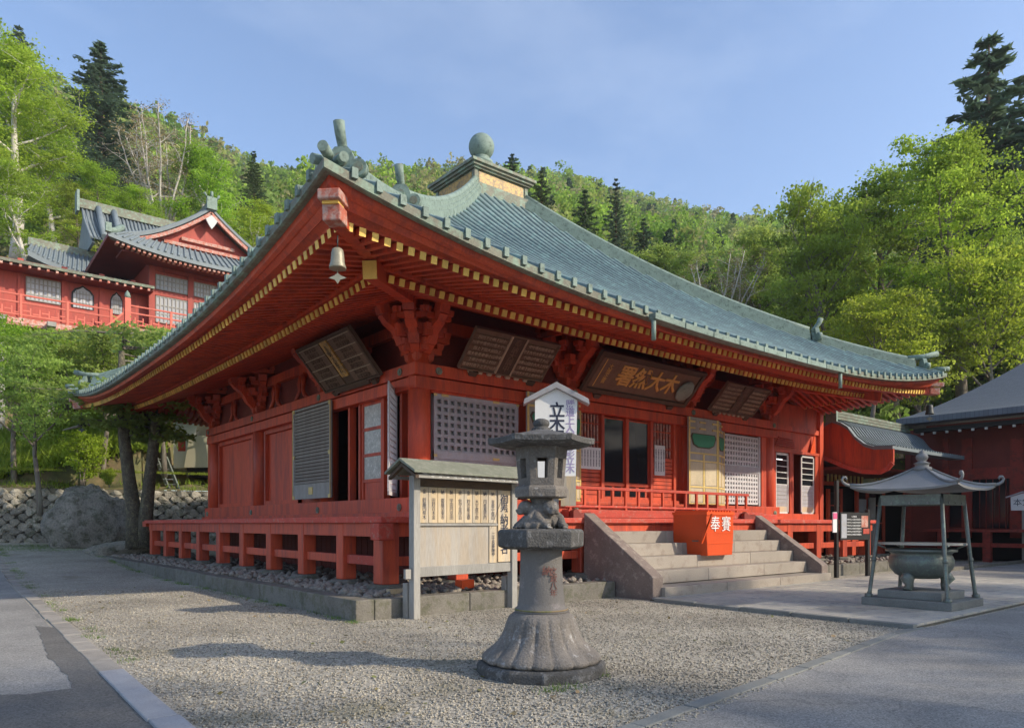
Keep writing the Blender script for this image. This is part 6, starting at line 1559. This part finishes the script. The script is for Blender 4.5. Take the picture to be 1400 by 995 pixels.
v, F = cards(np.concatenate(Pp), .12, up_bias=.5, aspect=2.1); o = quick('crown', v, F, 'leaf_fresh', tw, None)
# behind the main roof
T('pine', 'pine_tree', 'dark broken-topped pine behind the ball finial of the hall', 'tree', 662, 186, 330, 62, 'needle', 'barkred', rs=1.0)
T('pine', 'pine_tree', 'round-headed dark pine right of the roof finial', 'tree', 700, 212, 330, 64, 'needle', 'barkred', rs=1.5)
T('spruce', 'fir_tree', 'mid green fir behind the upper hip ridge of the hall', 'tree', 740, 235, 380, 66, 'needle2', 'barkred', rs=1.3)
T('fir', 'fir_tree', 'tall pointed dark fir above the middle of the hip ridge', 'tree', 842, 246, 430, 68, 'needle', 'barkred', rs=.9)
T('spruce', 'fir_tree', 'dark fir left of the tall pointed fir behind the roof', 'tree', 800, 262, 430, 72, 'needle2', 'barkred', rs=1.4)
T('spruce', 'fir_tree', 'broad dark fir right of the tall pointed fir behind the roof', 'tree', 880, 300, 430, 66, 'needle', 'barkred', rs=1.4)
T('bare', 'bare_tree', 'pale half-bare tree just above the right part of the hip ridge', 'tree', 985, 350, 470, 60, 'twig', 'barkpale', rs=1.5)
T('oval', 'broadleaf_tree', 'pale yellow-green tree behind the middle of the right hip ridge', 'tree', 935, 345, 470, 66, 'leaf_soft', 'bark', rs=1.6)
T('oval', 'broadleaf_tree', 'soft green tree left of the large right-hand grove', 'tree', 1045, 330, 500, 68, 'leaf_soft', 'bark', rs=1.4)
# right grove
T('wide', 'broadleaf_tree', 'large mid-green tree left in the grove behind the right roof corner', 'tree', 1150, 238, 600, 48, 'leaf_mid', 'bark', rs=.78)
T('tall', 'broadleaf_tree', 'tall mid-green tree in the middle of the right grove', 'tree', 1225, 232, 610, 50, 'leaf_mid', 'bark', rs=1.2)
T('tall', 'broadleaf_tree', 'tallest yellow-green tree in front of the dark cedar', 'tree', 1310, 190, 610, 44, 'leaf_yellow', 'bark', rs=1.0)
T('maple', 'maple_tree', 'low yellow-green maple over the connecting wing roof', 'tree', 1190, 400, 620, 40, 'leaf_yellow', 'bark', rs=1.0)
T('maple', 'maple_tree', 'spreading yellow-green maple above the side hall roof', 'tree', 1350, 345, 640, 42, 'leaf_yellow', 'bark', rs=.95)
T('maple', 'maple_tree', 'green maple between the hall eave and the side hall', 'tree', 1265, 420, 640, 43, 'leaf_mid', 'bark', rs=1.1)
T('oval', 'broadleaf_tree', 'dark green tree low behind the right hip ridge', 'tree', 1095, 330, 560, 52, 'leaf_mid', 'bark', rs=1.1)
T('fir', 'cedar_tree', 'very tall dark cedar rising above the right grove', 'tree', 1352, 58, 620, 56, 'needle', 'barkred', rs=1.7)
T('fir', 'cedar_tree', 'dark cedar cut off by the right edge of the photo', 'tree', 1425, 100, 620, 52, 'needle', 'barkred', rs=1.6)
T('spruce', 'cedar_tree', 'shorter dark cedar between the green trees of the grove', 'tree', 1285, 215, 620, 62, 'needle', 'barkred', rs=1.6)
T('wide', 'broadleaf_tree', 'mid green tree at the right edge under the cut-off cedar', 'tree', 1425, 300, 640, 47, 'leaf_mid', 'bark', rs=.7)
# trees on the near side of the court, out of the picture, whose shade lies on the gravel
k = 0
for (x_, y_, h) in ((34, -30, 16.), (2.5, -29.5, 14.6), (8.4, -31, 16.4), (14.5, -29, 14.8), (20.2, -30.5, 16.2), (27, -29, 15.5), (40, -31, 16), (11, -37, 18), (23, -38, 18.5)):
    tree(('wide', 'oval', 'wide')[k % 3], 'court_side_tree', 'shade tree at the near edge of the court, %s from the left' % ('sixth', 'first', 'second', 'third', 'fourth', 'fifth', 'seventh', 'rear row first', 'rear row last')[k], 'tree', (x_, y_, 0), h, 'leaf_mid', 'bark', group='shade trees behind the viewer', rs=1.0); k += 1

# forest on the mountain: too many to count
def forest():
    protos = []
    for q in range(6):
        con = q >= 4; n = 1500
        if con:
            t = RNG.random(n)**.8; r_ = (1-t)*.32*np.sqrt(RNG.random(n))+.02; a = RNG.random(n)*6.283; P = np.stack([r_*np.cos(a), r_*np.sin(a), t], 1)
        else:
            # several lobes
            L_ = RNG.normal(size=(9, 3))*np.array([.25, .25, .16])+np.array([0, 0, .62]); i = RNG.integers(0, 9, n); d = RNG.normal(size=(n, 3)); d /= np.linalg.norm(d, axis=1)[:, None]
            P = L_[i]+d*.2*RNG.random((n, 1))**.4*np.array([1, 1, .8])
        protos.append((con, P))
    Vs, Fs, Ts = [], [], []; off = 0
    pal = np.array([(.27, .38, .05), (.32, .42, .06), (.22, .32, .055), (.34, .37, .09), (.24, .31, .08), (.33, .31, .14)]); cpal = np.array([(.06, .10, .045), (.08, .125, .05)])
    cnt = 0; fine = RNG.random
    def tree_on(px, u, dens):
        nonlocal off, cnt
        p = terrain(px, u); d = math.hypot(p.x-CAM[0], p.y-CAM[1]); q = random.randrange(6) if random.random() < .33 else random.randrange(4)
        con, P = protos[q]; H = random.uniform(7.5, 11.5)*(1.05 if con else 1.); W = H*(1.1 if con else random.uniform(.75, 1.05)); k = int(dens)
        S = P[RNG.choice(len(P), min(k, len(P)), replace=False)]; a = random.uniform(0, 6.28); c, s = math.cos(a), math.sin(a)
        X = (S[:, 0]*c-S[:, 1]*s)*W; Y = (S[:, 0]*s+S[:, 1]*c)*W; Pt = np.stack([X+p.x, Y+p.y, S[:, 2]*H+p.z-H*.12], 1)
        v, F = cards(Pt, H*.062*(400/k)**.5 if not con else H*.055*(400/k)**.5, aspect=1.3)
        col = (cpal if con else pal)[random.randrange(2 if con else 6)]*random.uniform(.8, 1.2)
        Vs.append(v); Fs.append(F+off); Ts.append(np.tile(np.array([[*col, 1]]), (len(v), 1))); off += len(v); cnt += 1
    rnd = random.Random(4)
    for band, (u0, u1, n, dens) in enumerate(((.02, .18, 300, 1500), (.18, .45, 700, 650), (.45, .8, 950, 260), (.8, 1.02, 900, 170))):
        for i in range(n):
            px = rnd.uniform(-160, 1500); u = rnd.uniform(u0, u1)
            if band == 3: u = rnd.uniform(.8, 1.02)
            if px < 360 and u < .10: 
                if rnd.random() < .5: continue
            tp = terrain(px, u); dd = (tp.x-CAM[0])*_F[0]+(tp.y-CAM[1])*_F[1]; ytop = HOR-FPX*(tp.z+9-CAM[2])/dd
            lim = 450 if px < 430 else (np.interp(px, [430, 650, 720, 900, 1100, 1300], [330, 330, 350, 450, 540, 600]))
            if ytop > lim: continue
            if px < 430 and dd < 76: continue
            tree_on(px, u, dens)
    quick('forest', np.concatenate(Vs), np.concatenate(Fs), 'leaf_hill', None, 'stuff', np.concatenate(Ts))
forest()

# ground cover on the bank and grass tufts
def tufts(name, pts, h, mat, n=40, spread=.12):
    V = []; 
    for p in pts:
        m_ = RNG.normal(size=(n, 2))*spread; b = np.stack([p[0]+m_[:, 0], p[1]+m_[:, 1], np.full(n, p[2])], 1); a = RNG.uniform(0, 6.28, n); w = np.stack([np.cos(a), np.sin(a), np.zeros(n)], 1)*.006*(h/.1)
        tip = b+np.stack([RNG.normal(size=n)*h*.4, RNG.normal(size=n)*h*.4, RNG.uniform(.4, 1, n)*h], 1); V.append(np.stack([b-w, b+w, tip], 1).reshape(-1, 3))
    V = np.concatenate(V); return quick(name, V, np.arange(len(V)).reshape(-1, 3), mat, None, 'stuff')
gp = []
for (x, y) in ((758, 942), (770, 944), (785, 940), (748, 945), (820, 925)):
    q = ground_px(x, y, 0); gp.append(q)
for _ in range(60):
    t = random.random(); gp.append((random.uniform(-3.4, -3.28), random.uniform(-3.5, 18), 0))
for _ in range(50): yy_ = random.uniform(-5, 24); gp.append((random.uniform(-7.1, -6.9)+.026*(yy_+7.9), yy_, 0.0))
gp = [(p[0], p[1], gz(p[0], p[1])) for p in gp]
tufts('grass_tufts', gp, .07, 'grass', 30, .07)
lw = []
for _ in range(420):
    x_ = random.uniform(-6, WLn+6); t = random.random(); P0 = w0+wd*x_+wn_*(.7+t*7); lw.append((P0.x, P0.y, .5+WH+t*1.9+t*t*2.6))
tufts('bank_undergrowth', [p for p in lw if mnoise.noise(Vector((p[0]*.35, p[1]*.35, 5))) > .02], .35, 'leaf_mid', 26, .3)
lw = []
for _ in range(1500):
    px_u, dd_ = random.uniform(-80, 420), random.uniform(.006, .05); q = terrain(px_u, dd_)
    lw.append((q.x, q.y, q.z-.05))
tufts('slope_undergrowth', lw, .75, 'leaf_mid', 34, .55)
for _ in range(300):
    pass
lw = [tuple(w0+wd*random.uniform(-6, WLn+6)+wn_*random.uniform(.42, .8)+Vector((0, 0, .5+WH))) for _ in range(260)]
tufts('wall_top_grass', lw, .16, 'leaf_mid', 30, .14)
lw = []
for _ in range(700): lw.append((random.uniform(-30, 3), random.uniform(20.5, 24.), .75))
tufts('lawn_strip', [(x, y, gz(x, y)) for x, y, z in lw if (Vector((x, y, 0))-Vector((w0.x, w0.y, 0))).dot(wn_) < -.4], .08, 'grass', 40, .35)
fl = np.array([(random.uniform(-6.6, 2.8), random.uniform(-9.5, 6), .022) for _ in range(420)]); fl = fl[~((fl[:, 0] > -3.3) & (fl[:, 1] > -3.3))]
v, F = cards(fl, .045, up_bias=.85); quick('fallen_leaves', v, F, 'soil', None, 'stuff')
# loose gravel stones near the viewer
def gv():
    d = 4.5+13*random.random()**1.3; px = random.uniform(-20, 1300); q = at_d(px, HOR, d); return (q.x, q.y, .006)
pts = []
while len(pts) < 30000:
    q = gv()
    if q[0] < -7.05+.026*(q[1]+7.9) or q[0] > 2.9 or q[1] < -9.9 + (0.15*(q[0]+1)) or (q[0] > -3.3 and q[1] > -3.3) or (math.hypot(q[0]-LX, q[1]-LY) < .7): continue
    pts.append(q)
it = iter(pts)
rocks('gravel_stones', len(pts), lambda: next(it), .008, .019, 'gravel', None)

# thin mountain air over the whole place
hz = MB().bx(-960, 960, -960, 960, -1.6, 240).build('haze', [])
hm = bpy.data.materials.new('haze_air'); hm.use_nodes = True; hn = hm.node_tree.nodes; hn.remove(hn['Principled BSDF'])
pv_ = hn.new('ShaderNodeVolumePrincipled'); pv_.inputs['Color'].default_value = (.86, .92, 1, 1); pv_.inputs['Density'].default_value = .00032; pv_.inputs['Anisotropy'].default_value = .2
hm.node_tree.links.new(pv_.outputs[0], hn['Material Output'].inputs['Volume']); hz.data.materials.append(hm); hz['kind'] = 'stuff'
